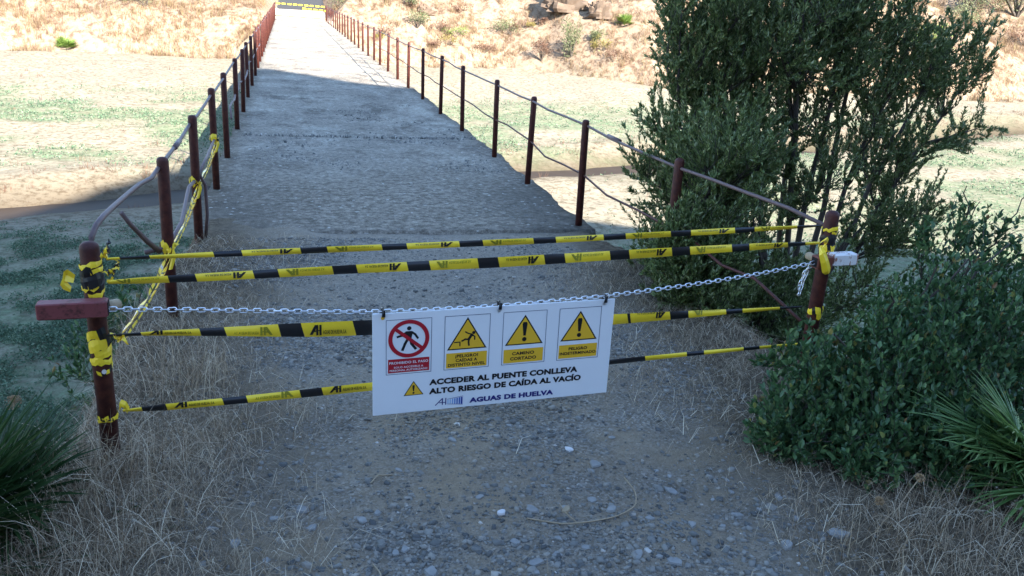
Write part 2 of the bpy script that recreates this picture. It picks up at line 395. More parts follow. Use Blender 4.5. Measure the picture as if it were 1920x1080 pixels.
# ------------------------------------------------------------ bridge
BL, BR_, B0, B1 = -.74, 2.5, 6.3, 57.3
br = empty('bridge', (.88, 30, -3.5), 'long narrow concrete bridge with a worn grey deck between rusty railings', 'bridge')
dx_ = np.linspace(0, 1, 15); dy_ = axis([(B0, 14, .1), (14, 30, .25), (30, B1, .8)])
XX, YY = np.meshgrid(dx_, dy_)
lft = BL + (fbm(YY * 1.1, YY * 0, 61) - .5) * .12 + (fbm(YY * 6, YY * 0, 62) - .5) * .05
rgt = BR_ + (fbm(YY * 1.1, YY * 0, 63) - .5) * .12 + (fbm(YY * 6, YY * 0, 64) - .5) * .05
DX = lft + (rgt - lft) * (XX ** .5 * .0 + XX); DY = YY.copy()
DZ0 = 0
DZ = .014 + (fbm(DX * .9, DY * .9, 66) - .5) * .03 * sst(7, 10, DY) - .3 * sst(6.5, 6.3, DY) - .02 * (np.abs(DY - 11.2) < .06)
nD = len(dx_); top = np.stack([DX, DY, DZ], -1).reshape(-1, 3)
Id = (np.arange(len(dy_) - 1)[:, None] * nD + np.arange(nD - 1)[None]).ravel()
Fd = [np.stack([Id, Id + 1, Id + nD + 1, Id + nD], 1)]
per = np.concatenate([np.arange(nD), np.arange(1, len(dy_)) * nD + nD - 1, (len(dy_) - 1) * nD + np.arange(nD - 2, -1, -1), np.arange(len(dy_) - 2, 0, -1) * nD])
low = top[per].copy(); low[:, 2] = -.42; nt = len(top); q = np.arange(len(per)); q2 = (q + 1) % len(per)
Fd.append(np.stack([per[q], nt + q, nt + q2, per[q2]], 1))
o = fast('deck', np.concatenate([top, low]), np.concatenate(Fd), M['deck'], br)
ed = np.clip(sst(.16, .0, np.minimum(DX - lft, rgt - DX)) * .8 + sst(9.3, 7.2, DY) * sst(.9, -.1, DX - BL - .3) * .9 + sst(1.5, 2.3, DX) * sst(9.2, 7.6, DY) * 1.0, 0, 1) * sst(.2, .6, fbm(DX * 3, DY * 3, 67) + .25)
dr_ = np.concatenate([(sst(11.0, 7.4, DY + 2.2 * (fbm(DX * 1.2, DY * 1.0, 68) - .5)) * .9).ravel(), np.zeros(len(per))])
a = o.data.attributes.new('drift', 'FLOAT', 'POINT'); a.data.foreach_set('value', dr_.astype(np.float32))
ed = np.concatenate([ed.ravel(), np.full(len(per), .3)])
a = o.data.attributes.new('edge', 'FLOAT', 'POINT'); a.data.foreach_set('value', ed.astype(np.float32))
for y in (15, 24, 33, 42, 50):
    mb = MB(); mb.box((.88, y, -2.35), (2.3, .55, 3.7), bev=.06); mb.box((.88, y, -.545), (3.0, .75, .24), bev=.03); mb.build('pier', M['conc'], br)
MB().box((.88, 7.3, -2.2), (3.1, .6, 3.5)).build('abutment', M['conc'], br)
MB().box((.88, 56.9, -1.9), (3.1, .7, 2.9)).build('abutment', M['conc'], br)

# ------------------------------------------------------------ railings
def post_mb(x, y, z0, z1, r, lean=(0, 0), n=14):
    mb = MB(); h = z1 - z0
    pr = [(z0, r), (z1 - r * .75, r), (z1 - r * .35, r * .9), (z1 - r * .1, r * .62), (z1, r * .2)]
    P = [(x + lean[0] * (z - z0) / h, y + lean[1] * (z - z0) / h, z) for z, _ in pr]
    mb.tube(P, [q[1] for q in pr], n); return mb
LY = [4.72, 6.29, 8.04, 9.61, 11.66, 13.39, 15.21, 17.09, 19.01, 21.09, 22.82]
RY = [4.85, 6.64, 8.33, 9.84, 11.87, 13.71, 15.65, 17.65, 19.42, 21.4, 23.29, 24.91, 26.77, 28.68]
while LY[-1] < 55.5: LY.append(LY[-1] + 1.86 + rng.normal(0, .05))
while RY[-1] < 55.5: RY.append(RY[-1] + 1.86 + rng.normal(0, .05))
lr = empty('railing', (-.66, 30, 0), 'rust red tube railing along the left edge of the bridge, with a broken lower rail', 'railing')
rr = empty('railing', (2.4, 30, 0), 'rust red tube railing along the right edge of the bridge, running past the big tree', 'railing')
for root, ys, x0 in ((lr, LY, -.665), (rr, RY, 2.4)):
    for i, y in enumerate(ys):
        p = post_mb(x0, y, -.12 if y > 6.5 else -.3, .93 + rng.normal(0, .006), .031, rng.normal(0, .012, 2), 12 if y < 14 else 8)
        o = p.build('post', M['rust'], root, True)
def railpath(x0, ys, z, first, amp=.007, per_bay=3):
    P = [np.array(f) for f in first]
    prev = P[-1]
    for y in ys:
        e = np.array([x0 + rng.normal(0, .004), y, z + rng.normal(0, .006)])
        for k in range(1, per_bay):
            t = k / per_bay; P.append(prev * (1 - t) + e * t + np.array([rng.normal(0, amp * .6), 0, rng.normal(0, amp) - .006]))
        P.append(e); prev = e
    return np.array(P)
mb = MB(); mb.tube(railpath(-.665, LY, .865, [(-.712, 3.215, .86), (-.71, 3.23, .9), (-.703, 3.29, .93), (-.697, 3.4, .938), (-.699, 3.6, .925), (-.705, 4.0, .892)]), .0112, 8)
mb.tube([(-.668, 5.35, .862), (-.668, 5.6, .862)], .0165, 8); mb.build('top_rail', M['rail'], lr, True)
mb = MB(); mb.tube(railpath(2.4, RY, .865, [(2.49, 3.39, .87), (2.47, 3.7, .885)]), .0108, 8)
mb.tube([(2.402, 5.9, .862), (2.402, 6.15, .862)], .017, 8); mb.build('top_rail', M['rail'], rr, True)
yl = [y for y in LY if y > 11 and y < 24]
mb = MB(); mb.tube(railpath(-.66, yl, .46, [(-.62, 9.9, .40), (-.66, 10.4, .47)], .03), .0115, 7); mb.build('lower_rail', M['rail'], lr, True)
yr_ = [y for y in RY if y < 25.5]
mb = MB(); P = railpath(2.4, yr_, .465, [(2.48, 3.45, .36), (2.46, 3.9, .44)], .016); 
P[:, 2] -= .07 * np.exp(-((P[:, 1] - 7.7) / .35) ** 2); mb.tube(P, .0088, 7); mb.build('lower_rail', M['rust'], rr, True)
mb = MB(); mb.tube([(-.82, 4.4, .70), (-.79, 4.46, .62), (-.74, 4.58, .5), (-.70, 4.69, .41)], [.0115, .0115, .0145, .0145], 8); mb.build('broken_rail', M['rail'], lr, True)['label'] = 'broken rail sticking up at a slant'
mb = MB(); mb.tube([(-.77, 4.66, .415), (-.66, 4.7, .43), (-.64, 5.2, .44), (-.665, 5.9, .5), (-.665, 6.29, .46)], .0125, 8); mb.tube([(-.64, 6.3, .52), (-.6, 6.34, .42), (-.6, 6.34, .2), (-.62, 6.33, .02)], .0125, 8)
mb.tube([(-.64, 6.33, .5), (-.64, 6.9, .5), (-.66, 8.0, .47)], .0115, 7); mb.build('bent_rail', M['rail'], lr, True)

# ------------------------------------------------------------ gate posts
GA = np.array([-.71, 3.18]); GB = np.array([2.49, 3.37]); GT = nrm(GB - GA); GN = np.array([GT[1], -GT[0]])   # GN points to the viewer
def gp(s, z, off=0.0):
    p = GA + GT * s; k = 1 - off / 3.2165          # set forward along the line of sight from a standing viewer
    return np.array([p[0] * k, p[1] * k, 1.8 + (z - 1.8) * k])
Rg = np.array([[GT[0], GN[0], 0], [GT[1], GN[1], 0], [0, 0, 1]])
g = empty('gate_post', (-.71, 3.18, 0), 'rusty round gate post with a faded red steel box, left of the path', 'post', 'gate posts beside the path')
post_mb(-.71, 3.18, -.25, .90, .034, n=20).build('post_tube', M['rust'], g, True)
def tube_box(c, L, h, d, mat, parent, name):
    mb = MB(); mb.box(c, (L, d, h), 0, Rg, .004); 
    e = np.array(c) + Rg @ np.array([L / 2 + .001, 0, 0]); mb.box(e, (.002, d * .78, h * .78), 1, Rg); return mb.build(name, [mat, M['dark']], parent)
tube_box(gp(-.075, .645, .075), .23, .06, .055, M['redbox'], g, 'lock_box')
MB().tube([gp(.03, .645, -.045), gp(.075, .655, -.1)], .022, 10).build('pipe_stub', M['twig'], g, True)
mb = MB(); mb.tube([gp(.005, .385, .031), gp(.005, .385, .040)], .009, 8); mb.build('bolt', M['zinc'], g)
g2 = empty('gate_post', (2.49, 3.37, 0), 'rusty round gate post with a brown and white box, standing in the bushes', 'post', 'gate posts beside the path')
post_mb(2.49, 3.37, -.3, .955, .033, n=20).build('post_tube', M['rust'], g2, True)
mb = MB(); mb.box(gp(3.195, .70, .072), (.085, .055, .06), 0, Rg, .004); mb.box(gp(3.151, .70, .072), (.002, .04, .045), 1, Rg); mb.build('lock_box', [M['brownbox'], M['dark']], g2)['label'] = 'red brown steel box with an open end'
MB().box(gp(3.31, .712, .066), (.14, .06, .055), 0, Rg, .004).build('lock_box', M['whitebox'], g2)['label'] = 'white box streaked with rust'
MB().tube([gp(3.16, .715, -.03), gp(3.11, .735, -.1)], .02, 10).build('pipe_stub', M['twig'], g2, True)

# ------------------------------------------------------------ text
_fc = bpy.data.curves.new('lettering', 'FONT'); _fo = bpy.data.objects.new('lettering', _fc); COL.objects.link(_fo)
def txt(s, W, H, bold=.02):
    """flat lettering, lower left at 0,0; W wide, capitals H tall"""
    _fc.body = s; _fc.offset = bold * 1.5; _fc.size = 1; _fc.resolution_u = 3; _fc.space_character = 1.06
    bpy.context.view_layer.update(); e = _fo.evaluated_get(bpy.context.evaluated_depsgraph_get()); me = e.to_mesh()
    v = np.array([tuple(p.co)[:2] for p in me.vertices]); f = [tuple(p.vertices) for p in me.polygons]; e.to_mesh_clear()
    x0, x1 = v[:, 0].min(), v[:, 0].max()
    v[:, 0] = (v[:, 0] - x0) * W / (x1 - x0); v[:, 1] = v[:, 1] * H / .73
    return v, f

# ------------------------------------------------------------ barrier tapes
def sample(pts, s):
    pts = np.array(pts); return np.interp(s, pts[:, 0], pts[:, 1])
def flat_logo(Lg, Hh):
    """logo (slanted stroke and two uprights) and company name as 2-D polygons in a box Lg x Hh"""
    P = []
    a = Hh * .9; t = .0085
    def quad(*c): P.append((np.array(c, float), [(0, 1, 2, 3)]))
    x1 = Lg * .17
    quad((0, .04 * Hh), (t * 1.3, .04 * Hh), (x1 + t, a), (x1 - t * .6, a)); quad((x1, 0), (x1 + t, 0), (x1 + t * 1.001, a), (x1 + .0001, a))
    quad((x1 * .5, a * .33), (x1 - .0004, a * .33), (x1 - .0004, a * .48), (x1 * .5, a * .48)); x2 = x1 + Lg * .085
    quad((x2, 0), (x2 + t, 0), (x2 + t, a), (x2, a)); quad((x1 + t + .0003, a * .4), (x2 - .0003, a * .4), (x2 - .0003, a * .53), (x1 + t + .0003, a * .53))
    v, f = txt('AGUAS DE HUELVA, S.A.', Lg * .62, Hh * .34, .012); v = v + [x2 + t + Lg * .04, .1 * Hh]; P.append((v, f))
    return P
def tape(name, bounds, first_black, zc, wd, modes, label, off=.052, tilt=0.0, fold=.006):
    """bounds: positions along the gate where the colour changes; modes: print of each yellow length"""
    mb = MB(); n = 5
    def pt(s, q, lift=0.0):       # q in -1..1 across the tape
        wv = sample(wd, s); z = sample(zc, s)
        bul = fold * (1 - q * q) + .004 * math.sin(s * 9) * q + lift
        # at the ends the tape runs round the post
        return gp(s, z + q * wv / 2, off + bul + tilt * q * wv / 2)
    blk = first_black; k = 0
    for a, b in zip(bounds[:-1], bounds[1:]):
        m = 1 if blk else 0
        ns = max(2, int((b - a) / .03) + 1); ss = np.linspace(a, b, ns)
        V = []; wv = sample(wd, (a + b) / 2)
        for s in ss:
            for i in range(n):
                qq = -1 + 2 * i / (n - 1); V.append(pt(s + qq * wv * -.12 * (1 if bounds[0] < s < bounds[-1] else 0), qq))
        Fq = [(i * n + j, (i + 1) * n + j, (i + 1) * n + j + 1, i * n + j + 1) for i in range(ns - 1) for j in range(n - 1)]
        mb.add(V, Fq, m)
        if not blk:
            md = modes[k % len(modes)]; k += 1
            if md and b - a > .15:
                Lg = (b - a) * .74; Hh = .05
                for v, f in flat_logo(Lg, Hh):
                    v = v.copy()
                    u = v[:, 0] / Lg; q = v[:, 1] / Hh * .8 + .1
                    mm = md[0]
                    if mm in 'RH': u = 1 - u
                    if mm in 'RV': q = 1 - q
                    ff = f if mm in 'NR' else [tuple(reversed(t)) for t in f]
                    cr = 1.0 if len(md) == 1 else 1.35
                    W3 = []
                    for uu_, qv in zip(u, q):
                        qv = .5 + (qv - .5) * cr + (.24 if len(md) > 1 else 0)
                        W3.append(pt(a + (b - a) * .13 + uu_ * Lg, np.clip(-1 + 2 * qv, -1, 1), .004))
                    mb.add(W3, ff, 2 if mm in 'NR' else 3)
        blk = not blk
    o = mb.build(name, [M['yel'], M['blk'], M['blk'], M['faint']], smooth=True)
    return tag(o, label, 'barrier tape', 'tapes strung between the two gate posts')
def ribbon(mb, P, wdt, up_, m=0, seg=None, cup=.25):
    """band along P; up_ (k,3) is the direction across it; seg alternates materials along it"""
    P = np.array(P, float); k = len(P); up_ = nrm(np.broadcast_to(np.asarray(up_, float), (k, 3)))
    T = nrm(np.gradient(P, axis=0)); Nn = np.cross(T, up_); wdt = np.broadcast_to(wdt, (k,))
    V = []
    for i in range(k):
        for q in (-1, 0, 1): V.append(P[i] + up_[i] * q * wdt[i] / 2 + Nn[i] * (1 - abs(q)) * wdt[i] * cup)
    for i in range(k - 1):
        mm = m if seg is None else seg[i % len(seg)]
        mb.add(V[i * 3:i * 3 + 6], [(0, 3, 4, 1), (1, 4, 5, 2)], mm)
def wrap(mb, c, r, z0, z1, turns, wdt, seg, jit=.004):
    n = int(turns * 16) + 1; a = np.linspace(0, turns * 2 * math.pi, n) - math.pi * .6
    z = z0 + (z1 - z0) * np.linspace(0, 1, n) + rng.normal(0, jit, n) + .006 * np.sin(a * 1.3)
    rr_ = r + rng.uniform(.002, .0055, n)
    ribbon(mb, np.stack([c[0] + rr_ * np.cos(a), c[1] + rr_ * np.sin(a), z], 1), wdt * (1 + .25 * np.sin(a * 1.7)), np.stack([.2 * np.sin(a), .2 * np.cos(a * 1.4), np.ones(n)], 1), seg=seg, cup=.06)
def crumple(mb, c, size, seg, n=16, wdt=.03):
    P = np.array(c) + np.cumsum(nrm(rng.normal(0, 1, (n, 3))) * size * .42, 0); P = np.array(c) + (P - P.mean(0))
    ribbon(mb, P, wdt * rng.uniform(.6, 1.1, n), nrm(rng.normal(0, 1, (n, 3)) * .6 + [0, 0, 1]), seg=seg)
YB = [0] * 7 + [1] * 4
BK = [M['yel'], M['blk']]
def alt(a, yl_, bl_, b, blk):
    out = [a]
    while out[-1] < b: out.append(out[-1] + (bl_ if blk else yl_)); blk = not blk
    out[-1] = b
    return out
L0c, R0c = (-.71, 3.18), (2.49, 3.37)
def knots(o, Ls, Rs):
    for c, r, lst in ((L0c, .034, Ls), (R0c, .033, Rs)):
        for z0, z1, tn, wd_, sg in lst:
            mb = MB(); wrap(mb, c, r, z0, z1, tn, wd_, sg); mb.build('wrap', BK, o)
t1 = tape('barrier_tape', [.055, .097, .199, .422, .524, .742, .844, 1.059, 1.16, 1.379, 1.48, 1.703, 1.804, 2.026, 2.132, 2.353, 2.455, 2.682, 2.786, 3.018, 3.15], False,
          [(0, .831), (.5, .837), (1.06, .843), (1.7, .85), (2.35, .863), (3.15, .882)], [(0, .008), (.2, .014), (.5, .024), (1.5, .027), (2.7, .027), (3.15, .01)], ['', '', 'R', 'V', 'R', 'V', 'R', 'V', 'R', 'V'],
          'topmost yellow and black tape, narrow and folded, tied to the post tops')
knots(t1, [(.80, .825, 1.6, .02, [0])], [(.86, .88, 1.5, .014, [0]), (.80, .86, 1.8, .03, [1])])
mb = MB(); crumple(mb, gp(.055, .865, .03), .03, [1, 1, 1, 0], 14, .03); crumple(mb, gp(.045, .845, .04), .02, [0], 10, .02); mb.build('loose_end', BK, t1)
t2 = tape('barrier_tape', [.05, .257, .354, .563, .656, .864, .959, 1.164, 1.257, 1.463, 1.553, 1.759, 1.853, 2.066, 2.159, 2.37, 2.462, 2.68, 2.773, 2.983, 3.081, 3.16], False,
          [(0, .742), (.35, .746), (1, .757), (1.55, .761), (2.36, .779), (3.16, .797)], [(0, .008), (.15, .024), (.4, .033), (.9, .036), (1.5, .046), (2.3, .042), (2.8, .034), (3.16, .012)], ['V', 'R', 'V', 'R', 'V', 'R', 'V', 'R', 'V', 'R', ''],
          'second yellow and black tape from the top, tied just above the chain')
knots(t2, [(.74, .785, 2.1, .05, [1]), (.71, .745, 1.2, .022, [0])], [(.755, .80, 1.8, .028, [0, 0, 0, 1])])
mb = MB(); ribbon(mb, [gp(-.06, .76, .03), gp(-.085, .775, .03), gp(-.1, .765, .035), gp(-.095, .74, .03), gp(-.075, .72, .03)], [.03, .045, .05, .035, .02], (.3, .2, 1)); mb.build('loose_end', BK, t2); mb = MB(); crumple(mb, gp(.07, .79, .05), .03, [0, 0, 1], 16, .03); crumple(mb, gp(.06, .755, .05), .02, [0], 10, .02); mb.build('loose_end', BK, t2)
mb = MB(); ribbon(mb, [gp(3.17, .80, .06), gp(3.19, .815, .07), gp(3.2, .8, .05), gp(3.19, .775, .06)], .03, (.6, 0, .6)); ribbon(mb, [gp(3.17, .775, .06), gp(3.19, .74, .11), gp(3.21, .70, .115), gp(3.23, .655, .11), gp(3.24, .64, .105)], [.015, .04, .045, .05, .03], (1, .1, .5), seg=[0, 0, 0, 0]); mb.build('loose_end', BK, t2)
t3 = tape('barrier_tape', [.03, .146, .356, .448, .652, .742, .948, 1.04, 1.25, 1.345, 1.56, 1.65, 1.87, 1.965, 2.185, 2.199, 2.402, 2.498, 2.70, 2.79, 2.999, 3.126], True,
          [(0, .532), (.2, .53), (.45, .52), (.8, .505), (1.03, .5), (2.1, .468), (2.7, .47), (3.126, .472)], [(0, .01), (.15, .014), (.2, .02), (.45, .038), (.66, .055), (.8, .063), (1.1, .068), (1.9, .056), (2.2, .048), (2.5, .036), (2.75, .024), (3.126, .009)], ['Nc', 'H', 'N', 'H', 'N', 'H', '', 'Rc', 'Vc', ''],
          'third yellow and black tape from the top, the widest, passing behind the white sign')
knots(t3, [(.47, .55, 2.2, .042, [0, 0, 0, 0, 0, 1, 1]), (.44, .45, 1.1, .026, [0]), (.40, .43, .9, .02, [0, 1])], [(.43, .47, 1.6, .032, [0, 0, 1])])
mb = MB(); crumple(mb, gp(.075, .515, .05), .025, [0], 14, .03); crumple(mb, gp(.05, .53, .05), .02, [1, 0], 12, .02); mb.build('loose_end', BK, t3)
t4 = tape('barrier_tape', [.055, .124, .213, .424, .516, .726, .816, 1.03, 1.12, 1.34, 1.43, 1.65, 1.74, 1.96, 2.05, 2.07, 2.299, 2.518, 2.611, 2.83, 2.92, 3.14], False,
          [(0, .216), (.2, .215), (.5, .22), (.82, .227), (2.1, .256), (2.6, .267), (3.14, .272)], [(0, .01), (.06, .01), (.2, .028), (.5, .033), (.8, .037), (1.3, .04), (2.1, .026), (2.6, .022), (3.14, .014)], ['', 'Nc', 'Hc', 'Nc', '', '', '', '', '', ''],
          'lowest yellow and black tape, near the ground below the white sign')
knots(t4, [(.195, .2, 1.3, .012, [0, 0, 0, 0, 0, 0, 0, 1, 1]), (.2, .206, 1.1, .014, [0, 1])], [])
mb = MB(); ribbon(mb, [gp(.045, .215, .03), gp(.05, .25, .05), gp(.065, .24, .06), gp(.075, .215, .05)], .03, (.4, 0, 1)); mb.build('loose_end', BK, t4)
# tape strung along the left railing
mb = MB(); anch = [np.array([-.635, 3.2, .53]), np.array([-.648, 4.70, .42]), np.array([-.645, 6.27, .44]), np.array([-.645, 8.02, .47])]
for a_, b_ in zip(anch[:-1], anch[1:]):
    n = 54; t = np.linspace(0, 1, n); P = a_ + (b_ - a_) * t[:, None]; P[:, 2] -= .03 * np.sin(t * math.pi)
    an = .5 + .5 * np.sin(t * 7) + .25 * np.sin(t * 23)
    ribbon(mb, P, .034 * (1 - .7 * np.exp(-(np.minimum(t, 1 - t) / .05) ** 2)), np.stack([np.sin(an) * .8, 0 * t, np.cos(an)], 1), seg=[0, 0, 0, 2, 0, 0, 1] if b_[1] > 6 else [0, 0, 0, 2, 2, 0, 0, 0, 1], cup=.2)
    ribbon(mb, P + [.012, 0, -.016], .022, np.stack([np.cos(an * 1.3) * .7, 0 * t, np.sin(an) + .4], 1), seg=[0, 0, 0, 0, 1], cup=.2)
ob = mb.build('barrier_tape', [M['yel'], M['blk'], M['tint']])
tag(ob, 'twisted yellow and black tape strung along the left railing posts', 'barrier tape')
for y, z in ((4.72, .43), (6.29, .46), (8.04, .48)):
    mb = MB(); wrap(mb, (-.668, y), .031, z - .02, z + .04, 1.6, .045, [0, 0, 0, 0, 1]); crumple(mb, (-.64, y - .03, z), .03, [0, 0, 1], 12, .03)
    ribbon(mb, [(-.64, y - .02, z), (-.63, y - .03, z - .05), (-.65, y - .04, z - .12)], [.02, .03, .02], (1, 0, .2)); mb.build('knot', [M['yel'], M['blk']], ob)
# far end of the bridge: a second barrier
FG = 57.0
for x, lb in ((-.7, 'rusty post at the far left end of the bridge, holding the distant tapes'), (2.45, 'rusty post at the far right end of the bridge, wrapped in yellow tape')):
    p = empty('gate_post', (x, FG, 0), lb, 'post', 'gate posts at the far end of the bridge')
    post_mb(x, FG, -.2, .95, .045).build('post_tube', M['rust'], p, True)
def far_tape(x0, x1, z0, z1, wd_, label):
    mb = MB(); s = x0; blk = True
    while s < x1:
        e = min(x1, s + (.1 if blk else .24)); za, ze = [z0 + (z1 - z0) * (q - x0) / (x1 - x0) for q in (s, e)]
        mb.add([(s, FG - .06, za - wd_ / 2), (e, FG - .06, ze - wd_ / 2), (e, FG - .06, ze + wd_ / 2), (s, FG - .06, za + wd_ / 2)], [(0, 1, 2, 3)], int(blk)); s = e; blk = not blk
    tag(mb.build('barrier_tape', BK), label, 'barrier tape', 'tapes across the far end of the bridge')
far_tape(-.68, 2.43, .93, .86, .08, 'distant highest tape across the far end of the bridge')
far_tape(.9, 2.43, .7, .62, .09, 'distant short tape at the right of the far barrier')
far_tape(-.68, 2.43, .2, .12, .05, 'distant lowest tape near the ground across the far end')
mb = MB(); mb.box((.2, 57.45, .045), (1.2, .12, .05)); 
tag(mb.build('shadow_strip', M['twig']), 'added strip standing in for the drop shadow line at the far end of the deck', 'shadow_strip')  # added strip, takes the place of the drop shadow at the deck end

# ------------------------------------------------------------ chain and sign
CH = np.array([(.03, .638), (.313, .619), (.606, .597), (1.025, .566), (1.552, .562), (2.075, .583), (2.503, .616), (2.927, .662), (3.161, .70)])
def link(mb, c, t, side, L=.031, Wd=.0165, r=.0024):
    nrm_ = np.cross(t, side); a = np.linspace(0, 2 * math.pi, 12, endpoint=False)
    hx = L / 2 - Wd / 2
    px = np.cos(a) * Wd / 2 + np.sign(np.cos(a)) * hx; py = np.sin(a) * Wd / 2
    P = c + px[:, None] * t + py[:, None] * side
    V = []
    for i in range(12):
        rad = np.cos(a[i]) * t + np.sin(a[i]) * side
        for k in range(5):
            b = k * 2 * math.pi / 5; V.append(P[i] + r * (math.cos(b) * rad + math.sin(b) * nrm_))
    Fq = [(i * 5 + k, i * 5 + (k + 1) % 5, ((i + 1) % 12) * 5 + (k + 1) % 5, ((i + 1) % 12) * 5 + k) for i in range(12) for k in range(5)]
    mb.add(V, Fq)
def chain_along(mb, pts, pitch=.0252, roll=.5):
    pts = np.array(pts); seg = np.linalg.norm(np.diff(pts, axis=0), axis=1); cs = np.concatenate([[0], np.cumsum(seg)])
    s = np.arange(0, cs[-1], pitch); P = np.stack([np.interp(s, cs, pts[:, i]) for i in range(3)], 1); T = nrm(np.gradient(P, axis=0))
    for i in range(len(P)):
        b = np.cross(T[i], [0, 0, 1.]); b = nrm(b) if np.linalg.norm(b) > .1 else np.array([1., 0, 0]); c = np.cross(b, T[i])
        an = roll + (i % 2) * math.pi / 2 + rng.normal(0, .12); link(mb, P[i], T[i], b * math.cos(an) + c * math.sin(an))
def smooth_curve(pts, n=200):
    pts = np.array(pts); s = np.linspace(pts[0, 0], pts[-1, 0], n); z = np.interp(s, pts[:, 0], pts[:, 1])
    k = np.ones(25) / 25; zp = np.convolve(np.pad(z, 12, mode='reflect', reflect_type='odd'), k, 'valid'); return s, zp
s_, z_ = smooth_curve(CH)
mb = MB(); chain_along(mb, [gp(a_, b_, .075) for a_, b_ in zip(s_, z_)])
chain_along(mb, [gp(3.15, .70, .06), gp(3.11, .66, .03), gp(3.09, .58, .02), gp(3.095, .53, .0), gp(3.105, .60, -.02), gp(3.12, .66, -.03)])
tag(mb.build('chain', M['zinc'], smooth=True), 'shiny galvanised steel chain hung between the gate posts, carrying the sign', 'chain')
SW, SH = 1.06, .453
S0 = gp(1.025, .092, .09); S1 = gp(2.112, .102, .09)
sx = nrm(S1 - S0); sz = nrm(np.array([0, 0, 1.]) - sx * sx[2] + np.array([0, 0, 0])); 
sn = np.cross(sx, sz)
sign_o = empty('warning_sign', tuple(S0), 'white warning board with four pictograms and Spanish text, hung from the chain', 'sign')
_lay = [0]
class SB(MB):
    def __init__(s): super().__init__(); s.mats = []; 
    def mid(s, m):
        if m not in s.mats: s.mats.append(m)
        return s.mats.index(m)
    def pl(s, v2, F, m, lay=1):
        _lay[0] += 1; d = .0012 + lay * .0005 + (_lay[0] % 12) * .00003
        v2 = np.asarray(v2, float) / 100 * np.array([.9725, .952])
        s.add(S0 + v2[:, :1] * sx + v2[:, 1:2] * sz + sn * d, F, s.mid(m))
    def rect(s, x0, y0, x1, y1, m, lay=1): s.pl([(x0, y0), (x1, y0), (x1, y1), (x0, y1)], [(0, 1, 2, 3)], m, lay)
    def frame(s, x0, y0, x1, y1, t, m, lay=1):
        s.pl([(x0, y0), (x1, y0), (x1, y1), (x0, y1), (x0 + t, y0 + t), (x1 - t, y0 + t), (x1 - t, y1 - t), (x0 + t, y1 - t)], [(0, 1, 5, 4), (1, 2, 6, 5), (2, 3, 7, 6), (3, 0, 4, 7)], m, lay)
    def poly(s, pts, m, lay=1): s.pl(pts, [tuple(range(len(pts)))], m, lay)
    def disk(s, c, r, m, lay=1, n=20, ry=None):
        a = np.arange(n) * 2 * math.pi / n; s.pl(np.stack([c[0] + r * np.cos(a), c[1] + (ry or r) * np.sin(a)], 1), [tuple(range(n))], m, lay)
    def ring(s, c, r, t, m, lay=1, n=40):
        a = np.arange(n) * 2 * math.pi / n; cs = np.stack([np.cos(a), np.sin(a)], 1)
        s.pl(np.concatenate([c + cs * r, c + cs * (r - t)]), [(i, (i + 1) % n, n + (i + 1) % n, n + i) for i in range(n)], m, lay)
    def line(s, pts, wd_, m, lay=1):
        for p, q in zip(pts[:-1], pts[1:]):
            p, q = np.array(p, float), np.array(q, float); t = nrm(q - p); nn = np.array([-t[1], t[0]]) * wd_ / 2; e = t * wd_ * .3
            s.poly([p - e - nn, q + e - nn, q + e + nn, p - e + nn], m, lay)
    def tri(s, top, l, r, t, lay=1):
        A = np.array([top, l, r], float); s.poly([A[0], A[1], A[2]], 'sblk', lay); c = A.mean(0)
        h = np.abs(A[0, 1] - A[1, 1]); k = 1 - t / h * 3.0
        s.poly(c + (A - c) * k, 'syel', lay + 1)
    def text(s, body, x0, y0, W, H, m, lay=2, bold=.03):
        v, f = txt(body, W, H, bold); s.pl(v + [x0, y0], f, m, lay)
    def done(s, name, parent): return s.build(name, [M[k] for k in s.mats], parent)
